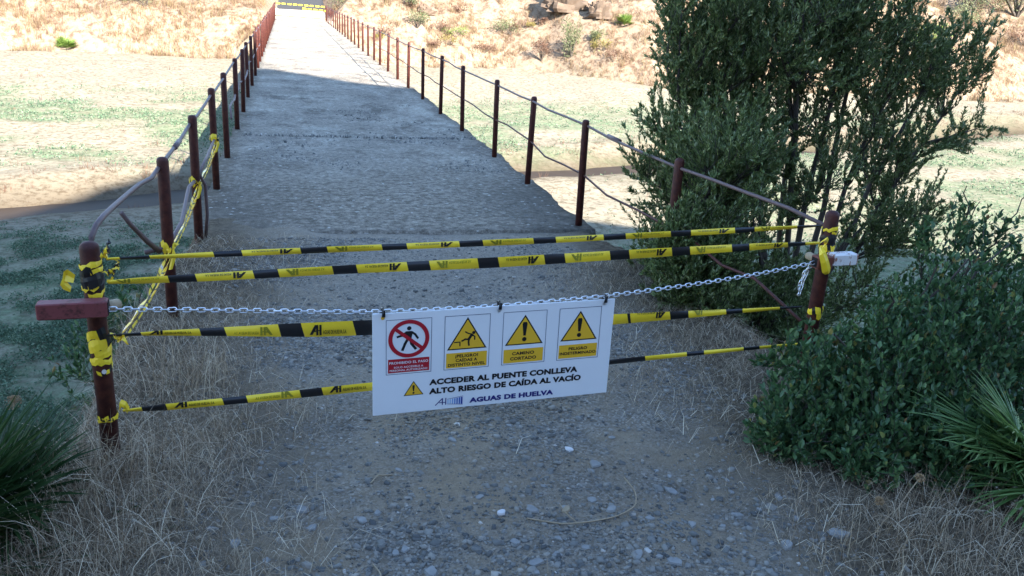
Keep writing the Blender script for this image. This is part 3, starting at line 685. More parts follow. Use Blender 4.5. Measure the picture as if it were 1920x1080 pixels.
# sheet
mb = MB(); Rs = np.stack([sx, -sn, sz], 1); mb.box(S0 + sx * SW / 2 + sz * SH / 2 - sn * .0015, (SW, .005, SH), 0, Rs, .0012); mb.build('panel', M['white'], sign_o)
def excl(b, cx_, yb, yt, sc):
    b.poly([(cx_ - .55 * sc, yb + (yt - yb) * .30), (cx_ + .55 * sc, yb + (yt - yb) * .30), (cx_ + 1.15 * sc, yt - .9 * sc), (cx_ + .85 * sc, yt), (cx_ - .85 * sc, yt), (cx_ - 1.15 * sc, yt - .9 * sc)], 'sblk', 3); b.disk((cx_, yb + 1.05 * sc), 1.05 * sc, 'sblk', 3)
for i, x0 in enumerate((5.6, 30.6, 56.6, 82.6)):
    x1 = x0 + (19.5, 20.2, 20.2, 20.2)[i]; b = SB(); b.frame(x0, 19.0, x1, 44.5, .22, 'sline')
    if i == 0:
        c = np.array([15.3, 35.4]); b.ring(c, 8.75, 1.75, 'sred', 3)
        t = nrm(np.array([1, -.83])) * 7.6; b.line([c - t, c + t], 1.55, 'sred', 3)
        b.disk((15.4, 40.2), .95, 'sblk', 1); b.poly([(14.3, 38.9), (16.4, 38.9), (17.0, 38.2), (16.3, 35.2), (14.5, 35.2), (13.7, 38.2)], 'sblk', 1)
        b.line([(14.2, 38.4), (12.4, 37.0), (10.4, 36.5)], .95, 'sblk', 1); b.line([(16.6, 38.3), (18.0, 37.2), (19.1, 35.4)], .95, 'sblk', 1)
        b.line([(14.9, 35.4), (13.6, 33.0), (12.6, 30.3)], 1.15, 'sblk', 1); b.line([(15.9, 35.4), (16.4, 33.0), (18.2, 30.5)], 1.15, 'sblk', 1)
    else:
        cx_ = (40.7, 66.7, 92.7)[i - 1]; yt = (43.5, 42.8, 42.9)[i - 1]; yb = 28.4; b.tri((cx_, yt), (cx_ - 8.85, yb), (cx_ + 8.85, yb), .55)
        if i == 1:
            b.line([(35.0, 32.0), (37.5, 32.0), (37.5, 30.2)], .5, 'sblk', 3); b.disk((43.5, 36.1), .75, 'sblk', 3)
            b.line([(42.7, 35.2), (41.3, 33.0)], 1.2, 'sblk', 3); b.line([(42.5, 35.4), (41.0, 35.9), (39.8, 36.7)], .6, 'sblk', 3); b.line([(42.9, 34.9), (44.0, 34.2), (44.0, 32.8)], .6, 'sblk', 3)
            b.line([(41.2, 33.0), (39.8, 33.2), (38.3, 32.4)], .8, 'sblk', 3); b.line([(41.4, 33.0), (41.3, 31.6), (41.5, 30.2)], .8, 'sblk', 3)
        else: excl(b, cx_, 30.0, 39.3, 1.0)
    pic = b.done('pictogram', sign_o)
    b = SB()
    if i == 0:
        b.rect(6.5, 19.8, 24.2, 26.2, 'sred'); b.text('PROHIBIDO EL PASO', 7.0, 23.9, 16.7, 1.15, 'white', 2, .012)
        b.text('SOLO ACCESIBLE A', 9.0, 21.9, 12.6, .85, 'white', 2, .012); b.text('PERSONAL AUTORIZADO', 7.2, 20.5, 16.2, .85, 'white', 2, .012)
    else:
        xa, xb = ((31.6, 49.8), (57.5, 75.9), (83.5, 102.0))[i - 1]; b.rect(xa, 19.8, xb, (26.9, 26.4, 26.4)[i - 1], 'syel')
        for body, tx, ty, W, H in ([('¡PELIGRO!', 35.6, 24.7, 10.2, 1.4), ('CAÍDAS A', 35.8, 22.6, 9.7, 1.4), ('DISTINTO NIVEL', 32.4, 20.5, 16.7, 1.4)], [('CAMINO', 61.4, 23.6, 10.3, 1.5), ('CORTADO', 60.6, 21.1, 12.2, 1.5)], [('PELIGRO', 88.2, 23.7, 9.0, 1.4), ('INDETERMINADO', 84.0, 21.5, 17.5, 1.4)])[i - 1]:
            b.text(body, tx, ty, W, H, 'sblk', 2, .024)
    b.done('caption', pic)
b = SB(); b.tri((17.5, 15.2), (13.2, 8.3), (21.9, 8.3), .32); excl(b, 17.5, 9.0, 13.2, .45); b.done('pictogram', sign_o)
b = SB(); b.text('ACCEDER AL PUENTE CONLLEVA', 24.3, 12.6, 69, 2.6, 'sblk', 2, .035); b.text('ALTO RIESGO DE CAÍDA AL VACÍO', 24.3, 8.2, 71, 2.6, 'sblk', 2, .035); b.done('lettering', sign_o)
b = SB(); b.text('AGUAS DE HUELVA', 42.6, 2.05, 39.6, 2.3, 'sblue', 2, .035); b.done('lettering', sign_o)
b = SB(); b.line([(27.3, 2.2), (30.2, 5.1)], .45, 'sblue'); b.line([(30.4, 2.2), (30.4, 5.3)], .45, 'sblue'); b.line([(29.0, 3.3), (31.7, 3.3)], .35, 'sblue', 2); b.line([(31.9, 2.2), (31.9, 5.3)], .45, 'sblue')
for k in range(7):
    xk = 32.7 + k * 1.0; h = .9 + k * .13; b.rect(xk, 3.55 - h - .15, xk + .42 + k * .06, 3.55 + h, 'bl%d' % min(4, int(k * .75)))
b.line([(32.6, 4.75), (39.6, 5.65)], .18, 'sblue', 2); b.line([(32.6, 2.35), (39.6, 1.5)], .18, 'sblue', 2); b.done('logo', sign_o)
for xk in (4.3, 54.5, 103.9):
    mb = MB(); c = S0 + sx * xk / 100 * .9725 + sz * .441
    loop = [c + sn * .006, c + sn * .012 + sz * .018, c + sz * .034 + sn * .0, c + sz * .03 - sn * .02, c - sn * .012]
    mb.tube(loop, .0045, 6); mb.tube([c + sn * .008 + sx * .006, c + sn * .012 + sx * .006 + sz * .03], .0035, 6); mb.build('cable_tie', M['blk'], sign_o)
    a = np.arange(10) * 2 * math.pi / 10; mb = MB(); mb.add([c + sn * .0035 + (sx * math.cos(q) + sz * math.sin(q)) * .008 - sz * .006 for q in a], [tuple(range(10))]); mb.build('eyelet', M['syel'] if xk < 10 else M['zinc'], sign_o)

# ------------------------------------------------------------ plants
def ellip(c, r, n, bias=.6):
    d = nrm(rng.normal(0, 1, (n, 3))); return np.array(c) + d * (rng.uniform(0, 1, n) ** (bias / 1.0))[:, None] * np.array(r)
def leaf_quads(P, D, L, W, roll=None, droop=.12):
    n = len(P); D = nrm(D); side = nrm(np.cross(D, rng.normal(0, 1, (n, 3)))); nn = np.cross(D, side)
    L = np.broadcast_to(L, (n,))[:, None]; W = np.broadcast_to(W, (n,))[:, None]
    V = np.stack([P, P + D * L * .45 + side * W / 2 + nn * L * .05, P + D * L - nn * L * droop, P + D * L * .45 - side * W / 2 + nn * L * .05], 1)
    return V.reshape(-1, 3), np.arange(n * 4).reshape(-1, 4)
def leaf_oval(P, D, L, W, upb=.6):
    n = len(P); D = nrm(D); nu = nrm(rng.normal(0, 1, (n, 3)) * .55 + [0, 0, upb]); side = nrm(np.cross(D, nu)); nn = np.cross(side, D)
    L = np.broadcast_to(L, (n,))[:, None]; W = np.broadcast_to(W, (n,))[:, None]; f = W * .16
    V = np.stack([P, P + D * L * .33 + side * W * .5 + nn * f, P + D * L * .72 + side * W * .4 + nn * f, P + D * L - nn * f, P + D * L * .72 - side * W * .4 + nn * f, P + D * L * .33 - side * W * .5 + nn * f], 1).reshape(-1, 3)
    b = np.arange(n)[:, None] * 6
    return V, np.concatenate([b + [0, 1, 2, 3], b + [0, 3, 4, 5]], 1).reshape(-1, 4)
def bez(A, B, C_, k):
    t = np.linspace(0, 1, k)[None, :, None]; return A[:, None] * (1 - t) ** 2 + 2 * B[:, None] * t * (1 - t) + C_[:, None] * t ** 2
def attach(tips, nodes, up_bias=.35, pull=None):
    """for each tip the node that lies nearest to a point below it"""
    q = tips - np.array([0, 0, up_bias]); out = np.empty(len(tips), int)
    for i in range(0, len(tips), 500):
        d = np.linalg.norm(q[i:i + 500, None] - nodes[None], axis=2) + .5 * np.clip(nodes[None, :, 2] - tips[i:i + 500, None, 2], 0, None) * 3
        out[i:i + 500] = d.argmin(1)
    return out
def woody(name, base, stems, lobes, nsec, ntwig, per, leaf, label, cat, mat, r0=.03, oval=False, twl=.42, group=None):
    root = empty(name, tuple(base), label, cat, group)
    base = np.array(base, float)
    S = np.array(stems, float); n = len(S); B = base + rng.normal(0, .06, (n, 3)) * [1, 1, .2]
    mid = (B + S) / 2 + (S - B) * [-.18, -.18, .12] + rng.normal(0, .07, (n, 3))
    P1 = bez(B, mid, S, 12); P1[:, 1:-1] += rng.normal(0, .012, P1[:, 1:-1].shape); R1 = np.linspace(r0, r0 * .28, 12)[None].repeat(n, 0)
    tot = sum(l[2] for l in lobes)
    sec = np.concatenate([ellip(c, np.array(r) * .72, max(1, int(nsec * wt / tot))) for c, r, wt in lobes])
    nodes = P1[:, 4:].reshape(-1, 3); A = nodes[attach(sec, nodes)]
    P2 = bez(A, (A + sec) / 2 + [0, 0, .0] + rng.normal(0, .06, sec.shape), sec, 7); R2 = np.linspace(r0 * .33, r0 * .11, 7)[None].repeat(len(sec), 0)
    tip = np.concatenate([ellip(c, r, max(1, int(ntwig * wt / tot)), .42) for c, r, wt in lobes])
    nodes = np.concatenate([P1[:, 6:].reshape(-1, 3), P2[:, 2:].reshape(-1, 3)]); A = nodes[attach(tip, nodes, .2)]
    d = np.linalg.norm(tip - A, axis=1); s_ = np.minimum(1, twl * rng.uniform(.8, 1.3, len(d)) / np.maximum(d, 1e-3)); tip = A + (tip - A) * np.where(s_ < .45, .45, s_)[:, None] if False else tip
    up_ = np.array([0, 0, 1.])
    P3 = bez(A, A + (tip - A) * .5 + rng.normal(0, .05, tip.shape) - up_ * .03, tip, 6); R3 = np.linspace(r0 * .1, .0012, 6)[None].repeat(len(tip), 0)
    Vb, Fb, _ = join(tubes(P1, R1, 7), tubes(P2, R2, 4), tubes(P3, R3, 3)); fast('trunk', Vb, Fb, M['bark'], root, smooth=True)
    t = 1 - rng.uniform(0, 1, (len(tip), per)) ** 1.3 * .85; k = t * 5; i0 = np.clip(k.astype(int), 0, 4); fr = (k - i0)[..., None]
    ar = np.arange(len(tip))[:, None]; Q = P3[ar, i0] * (1 - fr) + P3[ar, i0 + 1] * fr; T = nrm(P3[ar, i0 + 1] - P3[ar, i0])
    # keep leaves near the tip of long twigs
    ln = np.linalg.norm(Q - tip[:, None], axis=2); ok = (ln < twl * rng.uniform(.6, 1.2, ln.shape)).ravel()
    D = nrm(T * .75 + nrm(rng.normal(0, 1, T.shape)) * .75 + up_ * .35).reshape(-1, 3)[ok]; Q = Q.reshape(-1, 3)[ok]; m = len(Q)
    L = rng.uniform(leaf[0], leaf[1], m)
    VL, FL = (leaf_oval(Q, D, L, L * leaf[2]) if oval else leaf_quads(Q, D, L, L * leaf[2]))
    fast('crown', VL, FL, mat, root)
    return root
woody('tree', (4.0, 5.75, -1.6), [(2.7, 5.6, 1.2), (3.0, 6.0, 2.1), (3.4, 5.4, 2.2), (3.75, 6.1, 2.6), (4.1, 5.6, 2.5), (4.45, 6.0, 2.1), (4.6, 5.7, 1.5), (5.3, 6.1, 1.5), (5.6, 6.2, 1.3), (2.6, 5.0, .5), (2.7, 4.8, .1), (3.2, 5.1, .3), (4.9, 5.9, .5)],
      [((2.62, 4.78, .2), (.42, .4, .55), 3.6), ((2.75, 4.9, .9), (.42, .4, .45), 2.2), ((2.42, 4.64, .33), (.26, .14, .46), 2.6), ((2.92, 5.7, 1.75), (.45, .45, .6), 2.8), ((3.45, 5.75, 1.5), (.95, .75, 1.0), 8.5), ((3.95, 5.85, 2.0), (.85, .7, .75), 6), ((2.95, 5.55, .75), (.68, .6, .75), 5.5), ((2.85, 5.25, .05), (.55, .55, .5), 4.2), ((3.5, 5.2, -.25), (.55, .5, .5), 3.2),
       ((3.8, 5.5, .6), (.5, .6, .55), .45), ((4.5, 5.85, 1.6), (.34, .4, .45), 1.0), ((5.3, 6.1, 1.45), (.55, .35, .3), .75), ((5.65, 6.1, .98), (.36, .3, .25), .35), ((4.75, 5.8, .22), (.45, .4, .4), .8), ((4.4, 5.6, -.35), (.6, .5, .45), 1.1), ((4.75, 5.9, .95), (.35, .35, .5), 1.0), ((5.05, 6.0, .7), (.4, .35, .45), .7), ((4.95, 5.9, 1.6), (.4, .35, .35), .8), ((5.45, 6.1, 1.75), (.45, .3, .25), .55), ((5.0, 5.8, .25), (.45, .35, .4), .75), ((4.3, 5.7, 1.05), (.4, .4, .5), .4)],
      400, 5900, 56, (.026, .045, .3), 'large dense dark olive-like tree crowding the railing on the right of the bridge', 'tree', M['olive'], .034, False, .36)
woody('shrub', (2.85, 3.25, -.2), [(2.3, 2.95, .5), (2.6, 3.0, .65), (2.9, 3.1, .75), (3.2, 3.2, .8), (3.5, 3.3, .8), (2.15, 2.85, .2), (3.8, 3.5, .7), (2.6, 2.8, .2), (2.4, 2.6, .15), (2.9, 2.5, .1)],
      [((2.35, 2.98, .24), (.38, .36, .3), 4), ((2.72, 2.95, .32), (.45, .36, .36), 5), ((3.15, 3.15, .38), (.5, .42, .42), 6), ((3.65, 3.4, .35), (.55, .5, .45), 5), ((3.0, 2.75, .1), (.5, .3, .25), 3), ((2.12, 2.85, .12), (.26, .25, .16), 2), ((2.8, 3.0, -.05), (.6, .4, .25), 3), ((2.45, 2.62, .1), (.36, .24, .2), 3), ((2.8, 2.5, .08), (.35, .22, .2), 2.4), ((3.6, 3.0, .05), (.5, .4, .35), 3)],
      190, 2700, 23, (.016, .045, .5), 'broad dark green leafy shrub in front of the right gate post', 'shrub', M['mastic'], .014, True, .22)
woody('shrub', (3.25, 3.45, .2), [(3.05, 3.4, .95), (3.2, 3.35, 1.08), (3.4, 3.45, .98), (3.55, 3.5, .9), (3.8, 3.5, 1.05)],
      [((3.05, 3.4, .86), (.05, .05, .14), 1), ((3.2, 3.35, .95), (.06, .06, .16), 1.2), ((3.4, 3.45, .86), (.07, .06, .14), 1), ((3.58, 3.5, .82), (.08, .08, .15), 1), ((3.8, 3.5, .82), (.1, .1, .14), .6)],
      14, 70, 16, (.022, .04, .48), 'upright leafy shoots rising above the broad shrub at the right edge', 'shrub', M['mastic'], .008, True, .22)
woody('shrub', (-1.0, 5.0, -1.0), [(-1.0, 5.0, -.1), (-.85, 4.9, .1), (-1.2, 5.2, -.2), (-.95, 4.6, -.2)],
      [((-.95, 5.0, -.15), (.24, .35, .28), 3), ((-1.15, 5.1, -.4), (.3, .4, .3), 2), ((-.9, 4.4, -.25), (.16, .25, .22), 1)],
      40, 280, 16, (.03, .05, .4), 'low dark green bush on the bank behind the left gate post', 'shrub', M['mastic'], .01, True, .2)
for x, y, h, lb in ((-1.5, 4.7, .5, 'thin sparse weed on the bank left of the left gate post'), (-1.75, 6.0, .6, 'wispy weed lower on the left bank behind the thin one')):
    z = float(hz(x, y)); woody('weed', (x, y, z - .03), [(x + rng.normal(0, .15), y + rng.normal(0, .15), z + h * rng.uniform(.7, 1)) for _ in range(6)], [((x, y, z + h * .7), (.3, .25, h * .42), 1)], 12, 60, 9, (.025, .045, .35), lb, 'weed', M['mastic'], .005, True, .14)

def fan_palm(name, base, fronds, label, leaf_L=.42, nl=26, mat='frond', wd_=.013, group=None):
    root = empty(name, tuple(base), label, 'palm', group); base = np.array(base, float)
    for (az, el, pl_, sc) in fronds:
        d = np.array([math.cos(az) * math.cos(el), math.sin(az) * math.cos(el), math.sin(el)])
        hub = base + d * pl_; s = nrm(np.cross(d, [0, 0, 1.])); nn = np.cross(s, d)
        P = [base, base + d * pl_ * .5 + np.array([0, 0, .02]), hub]
        pv, pf = tubes(np.array([P]), np.array([[.006, .005, .004]]), 4)
        an = np.linspace(-1.75, 1.75, nl) + rng.normal(0, .03, nl); Lf = leaf_L * sc * (1 - .25 * (np.abs(an) / 1.75) ** 2) * rng.uniform(.88, 1.05, nl)
        k = 6; t = np.linspace(0, 1, k); V = []; Fq = []
        for j in range(nl):
            dj = d * math.cos(an[j]) + s * math.sin(an[j]) + nn * (.12 * abs(math.sin(an[j]))); dj = nrm(dj); cr = nrm(np.cross(nn, dj))
            C_ = hub + dj * (t * Lf[j])[:, None] - np.array([0, 0, 1.]) * (t ** 2.4 * Lf[j] * .13 * rng.uniform(.2, 1.6))[:, None] + nn * 0
            ww = wd_ * sc * np.array([.35, .8, 1, .85, .5, .06])
            b = len(V)
            for q in range(k): V += [C_[q] - cr * ww[q] / 2, C_[q] - nn * ww[q] * .28, C_[q] + cr * ww[q] / 2]
            for q in range(k - 1): Fq += [(b + q * 3, b + q * 3 + 3, b + q * 3 + 4, b + q * 3 + 1), (b + q * 3 + 1, b + q * 3 + 4, b + q * 3 + 5, b + q * 3 + 2)]
        Vv, Ff, _ = join((pv, pf), (np.array(V), np.array(Fq))); fast('frond', Vv, Ff, M[mat], root)
    return root
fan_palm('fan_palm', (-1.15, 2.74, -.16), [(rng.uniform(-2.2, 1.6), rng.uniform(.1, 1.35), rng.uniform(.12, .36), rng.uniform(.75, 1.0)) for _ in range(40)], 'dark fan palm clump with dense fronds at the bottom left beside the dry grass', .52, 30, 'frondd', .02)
fan_palm('fan_palm', (3.04, 2.4, .06), [(rng.uniform(2.0, 4.4), rng.uniform(.0, .9), rng.uniform(.12, .25), rng.uniform(.8, 1.1)) for _ in range(18)], 'green fan palm with long stiff leaflets at the right edge under the shrub', .4, 28, 'frond', .016)

# dried flower stalks
def dried_flower(pts_head, base, r, label):
    root = empty('dried_flower', tuple(base), label, 'dried plant'); base = np.array(base, float)
    for h in pts_head:
        h = np.array(h); mb = MB(); mb.tube(bez(base[None], ((base + h) / 2 + [.02, 0, .05])[None], h[None], 8)[0], .0022, 5); st_ = mb.build('stalk', M['straw'], root)
        mb = MB()
        for d in nrm(rng.normal(0, 1, (70, 3)) + [0, 0, .3]):
            e = h + d * r * rng.uniform(.8, 1.05); mb.tube([h, e], [.0008, .0008], 3); mb.tube([e, e + d * .004, e + d * .008], [.001, .003, .001], 4)
        mb.build('seed_head', M['seed'], st_)
dried_flower([(-1.20, 3.72, .02), (-1.16, 3.55, -.06), (-1.22, 3.6, -.1)], (-1.2, 3.3, -.5), .028, 'dried brown globe flower heads on thin stalks above the left palm')
dried_flower([(2.12, 2.28, .1), (2.3, 2.3, .17)], (2.2, 2.3, -.02), .012, 'small dried flower stalks in front of the right shrub')

# ------------------------------------------------------------ grasses, herbs, gravel
def blades(B, H, lean_dir, lean, W, k=4):
    n = len(B); t = np.linspace(0, 1, k)[None, :, None]
    up_ = np.array([0, 0, 1.]); l = lean[:, None, None]; Ld = lean_dir[:, None]
    P = B[:, None] + H[:, None, None] * (up_ * (t * np.cos(l * t)) + Ld * (t * np.sin(l * t)))
    s = nrm(np.cross(Ld[:, 0], up_) + rng.normal(0, .5, (n, 3)))[:, None] * (W[:, None, None] * (1 - t * .8)) / 2
    V = np.stack([P - s, P + s], 2).reshape(-1, 3); a = np.arange(k - 1) * 2
    f = np.stack([a, a + 1, a + 3, a + 2], 1)
    return V, (f[None] + (np.arange(n) * k * 2)[:, None, None]).reshape(-1, 4)
def azd(n):
    a = rng.uniform(0, 2 * math.pi, n); return np.stack([np.cos(a), np.sin(a), 0 * a], 1)
def dens(n, x0, x1, y0, y1, fn):
    out = []
    while sum(map(len, out)) < n:
        x = rng.uniform(x0, x1, n * 2); y = rng.uniform(y0, y1, n * 2); k = rng.uniform(0, 1, n * 2) < fn(x, y); out.append(np.stack([x[k], y[k]], 1))
    return np.concatenate(out)[:n]
def on(XY, dz=0.0): return np.column_stack([XY, hz(XY[:, 0], XY[:, 1]) + dz])
# dry grass: upright clumps and flattened litter
def dry_grass(clumps, n_lit, fl, lims, label_name='dry_grass'):
    Bs = []; Hs = []; Ls = []; Ws = []
    for x, y, r, n, h in clumps:
        xy = np.array([x, y]) + rng.normal(0, r, (n, 2)); Bs.append(on(xy, -.01)); Hs.append(h * rng.uniform(.45, 1.1, n)); Ls.append(rng.uniform(.1, 1.25, n)); Ws.append(rng.uniform(.0018, .004, n))
    B = np.concatenate(Bs); kp = rng.uniform(0, 1, len(B)) < .72; B = B[kp]; Hs = [np.concatenate(Hs)[kp] * .9]; Ls = [np.concatenate(Ls)[kp]]; Ws = [np.concatenate(Ws)[kp]]; a = blades(B, np.concatenate(Hs), azd(len(B)), np.concatenate(Ls), np.concatenate(Ws), 5)
    xy = dens(n_lit, *lims, fl); b = blades(on(xy, .004), rng.uniform(.03, .17, n_lit), azd(n_lit), rng.uniform(1.25, 1.6, n_lit), rng.uniform(.0014, .003, n_lit), 3)
    V_, F_, _ = join(a, b); return V_, F_
cl = [(-.72, 3.02, .1, 260, .34), (-.55, 3.0, .13, 300, .28), (-.5, 2.72, .13, 300, .24), (-.7, 2.6, .13, 380, .3), (-.8, 2.85, .1, 200, .34), (-.36, 2.5, .13, 110, .16), (-.6, 2.4, .12, 260, .26), (-.4, 3.25, .12, 220, .2), (-.5, 3.75, .1, 240, .3), (-.42, 3.9, .11, 170, .24), (-.62, 4.1, .12, 160, .3), (-.3, 4.15, .12, 90, .14), (-.35, 3.4, .13, 70, .13), (-.05, 4.3, .2, 50, .09), (-.25, 2.25, .12, 160, .16)]
fl = lambda x, y: sst(.3, -.5, x + (fbm(x * 2, y * 2, 71) - .5) * 1.1) * (.95 - .6 * sst(4.2, 5.2, y)) + .004
V_, F_ = dry_grass(cl, 12000, fl, (-1.0, .9, 2.0, 6.3))
tag(fast('dry_grass', V_, F_, M['straw']), 'tangle of dry straw grass along the left side of the path', 'grass', kind='stuff')
cl = [(2.05, 2.2, .14, 150, .2), (2.25, 2.1, .14, 170, .24), (1.85, 2.15, .14, 90, .14), (2.45, 2.2, .14, 200, .24), (2.4, 1.95, .12, 150, .2), (2.05, 2.0, .12, 110, .15), (1.75, 1.95, .12, 60, .12), (1.9, 2.45, .14, 60, .1), (2.2, 4.1, .2, 120, .1), (2.65, 2.3, .15, 200, .24)]
fl = lambda x, y: sst(1.35, 2.3, x + (fbm(x * 2, y * 2, 72) - .5) * .9) * .95 + .01
V_, F_ = dry_grass(cl, 9000, fl, (1.0, 2.9, 1.7, 5.5))
tag(fast('dry_grass', V_, F_, M['straw']), 'thin dry grass and litter along the right side of the path', 'grass', kind='stuff')
# pebbles
def rocks(P, S, flat=.5):
    n = len(P); c = np.array([(i, j, k) for i in (-1, 1) for j in (-1, 1) for k in (-1, 1)], float) * .5
    v = c[None] * rng.uniform(.55, 1.15, (n, 8, 3)); v[:, c[:, 2] > 0, :2] *= .72
    a = rng.uniform(0, 6.28, n); ca, sa = np.cos(a), np.sin(a)
    v = v * (S[:, None, None] * np.stack([np.ones(n), rng.uniform(.5, .95, n), rng.uniform(.25, .75, n) * flat * 1.4], 1)[:, None])
    tl = rng.normal(0, .22, n)[:, None]; z = v[..., 2] + v[..., 0] * tl
    V = np.stack([v[..., 0] * ca[:, None] - v[..., 1] * sa[:, None], v[..., 0] * sa[:, None] + v[..., 1] * ca[:, None], z], -1) + P[:, None]
    F = np.array([(0, 1, 3, 2), (4, 6, 7, 5), (0, 4, 5, 1), (2, 3, 7, 6), (0, 2, 6, 4), (1, 5, 7, 3)])
    return V.reshape(-1, 3), (F[None] + (np.arange(n) * 8)[:, None, None]).reshape(-1, 4)
pd = lambda x, y: np.clip(sst(-.75, -.1, x) * sst(2.3, 1.7, x) * (.12 + 1.0 * sst(.45, .66, fbm(x * 1.4, y * 1.4, 81)) + .55 * np.exp(-((x - .95) / .7) ** 2 - ((y - 2.35) / .35) ** 2)), 0, 1)
XM = np.concatenate([np.column_stack([rng.uniform(-.6, 2.4, 170), rng.normal(11.2, .05, 170)]), dens(420, .2, 2.0, 1.95, 2.75, lambda x, y: .06 + np.exp(-((x - 1.0) / .5) ** 2 - ((y - 2.2) / .2) ** 2)), dens(160, -.3, 1.9, 2.6, 4.2, lambda x, y: x * 0 + 1.)])
XY = np.concatenate([dens(34000, -.8, 2.4, 1.9, 6.3, pd), dens(5000, -.4, 2.3, 6.0, 20, lambda x, y: sst(.5, .7, fbm(x * .9, y * .6, 83)) * sst(20, 8, y))]); Sz = np.clip(rng.lognormal(-4.75, .62, len(XY)), .0035, .045)
XY = np.concatenate([XY, XM]); Sz = np.concatenate([Sz, np.clip(rng.lognormal(-3.85, .35, len(XM)), .012, .042)])
V_, F_ = rocks(on(XY, .001), Sz)
_z = V_[:, 1] > 6.5; V_[:, 2] += np.where(_z, np.maximum(0, .012 - hz(V_[:, 0], V_[:, 1])), 0)
tag(fast('gravel', V_, F_, M['slate']), 'loose slate gravel scattered over the path', 'gravel', kind='stuff')
def stone(P, S, mat, label, group=None, seed=0):
    r = np.random.default_rng(seed); n = 10; n = int(r.integers(6, 9)); a = np.sort(r.uniform(0, 2 * math.pi, n)) * .5 + np.arange(n) * 2 * math.pi / n * .5
    rad = r.uniform(.75, 1.1, n); th = r.uniform(.16, .34)
    ring = lambda k, z: np.stack([np.cos(a) * rad * k, np.sin(a) * rad * k * r.uniform(.62, .8), np.full(n, z) + r.normal(0, .03, n)], 1)
    V = np.concatenate([ring(.85, -.3), ring(1, .02), ring(.86, th), ]) * S / 2
    c = math.cos(r.uniform(0, 6)); s = math.sqrt(1 - c * c); V = V @ np.array([[c, -s, 0], [s, c, 0], [0, 0, 1]]).T; V[:, 2] += V[:, 0] * r.normal(0, .15)
    mb = MB(); mb.add(V + P, [(i + k * n, (i + 1) % n + k * n, (i + 1) % n + (k + 1) * n, i + (k + 1) * n) for k in range(2) for i in range(n)] + [tuple(range(2 * n, 3 * n)), tuple(range(n - 1, -1, -1))])
    return tag(mb.build('stone', mat), label, 'stone', group)
SX = dens(46, -.35, 1.9, 2.05, 2.75, lambda x, y: .2 + .8 * np.exp(-((x - 1.0) / .6) ** 2 - ((y - 2.3) / .22) ** 2))
SX = np.concatenate([SX, dens(12, -.2, 1.9, 2.75, 3.6, lambda x, y: x * 0 + 1)])
for i, p in enumerate(on(SX, .002)):
    stone(p, float(np.clip(rng.lognormal(-3.15, .3), .028, .07)), M['bluestone'], 'flat grey slate stone lying loose among the gravel of the path', 'slate stones lying on the path', 100 + i)
for (x, y, s, mt, lb) in ((1.13, 3.0, .05, 'quartz', 'small white quartz stone lying right of and below the sign'), (.72, 2.56, .04, 'quartz', 'small white stone in the row of pebbles above the curved twig'), (.97, 2.55, .045, 'twig', 'pale brown stone right of the white pebble near the twig'), (.84, 2.56, .07, 'bluestone', 'bluish slab, largest of the pebble row above the curved twig'), (1.95, 2.25, .1, 'bluestone', 'large dark stone in the dry litter at the lower right')):
    stone(np.array([x, y, float(hz(x, y)) + .004]), s, M[mt], lb, None, int(x * 1000))
def twig(pts, r, label):
    P = np.array([(x, y, float(hz(x, y)) + .006 + dz) for x, y, dz in pts]); mb = MB(); t = np.linspace(0, 1, len(P)); tt_ = np.linspace(0, 1, 24)
    Q = np.stack([np.interp(tt_, t, P[:, i]) for i in range(3)], 1); Q[1:-1] = (Q[:-2] + Q[1:-1] * 2 + Q[2:]) / 4; mb.tube(Q, r, 5)
    return mb, lambda: tag(mb.build('twig', M['twig'], smooth=True), label, 'twig')
mb, f = twig([(.80, 2.50, .005), (.92, 2.455, .0), (1.02, 2.44, .01), (1.14, 2.46, .01), (1.24, 2.52, .015), (1.28, 2.62, .01), (1.26, 2.7, .03)], .003, 'long curved dry twig bent like a bow on the gravel'); mb.tube([(.98, 2.445, .02), (.95, 2.5, .03), (.945, 2.56, .03)], .002, 5); f()
mb, f = twig([(.2, 2.16, .0), (.24, 2.2, .01), (.25, 2.3, .01), (.23, 2.36, .0)], .003, 'short dry twig at the bottom edge left of the curved one'); f()
mb, f = twig([(.27, 2.86, .0), (.3, 2.9, .008), (.36, 2.91, .0)], .003, 'small pale twig lying on bare soil below the sign'); f()
# ground cover herbs on the valley floor
def herbs(n, x0, x1, y0, y1, s0, s1, per=4):
    XY = dens(n, x0, x1, y0, y1, lambda x, y: weed_mask(x, y) * sst(.36, .55, fbm(x * 1.4, y * 1.4, 91)) * (np.abs(y - river_y(x)) > 1.7) * (hz(x, y) < -2.1))
    P = on(XY).repeat(per, 0); m = len(P); P = P + rng.normal(0, 1, (m, 3)) * [s1, s1, 0] + np.array([0, 0, 1]) * rng.uniform(0, s1 * .9, m)[:, None]
    D = azd(m) + np.array([0, 0, 1]) * rng.uniform(.05, 1.1, m)[:, None]; L = rng.uniform(s0, s1, m); return leaf_quads(P, D, L, L * .5)
V_, F_, _ = join(herbs(44000, -12, -.9, 7, 20.5, .025, .06), herbs(7000, -22, 1, 24, 48, .04, .1, 3), herbs(9000, 2.6, 40, 12, 48, .05, .11, 3))
tag(fast('ground_cover', V_, F_, M['herb']), 'low green herbs creeping over the dry valley floor', 'ground cover', kind='stuff')
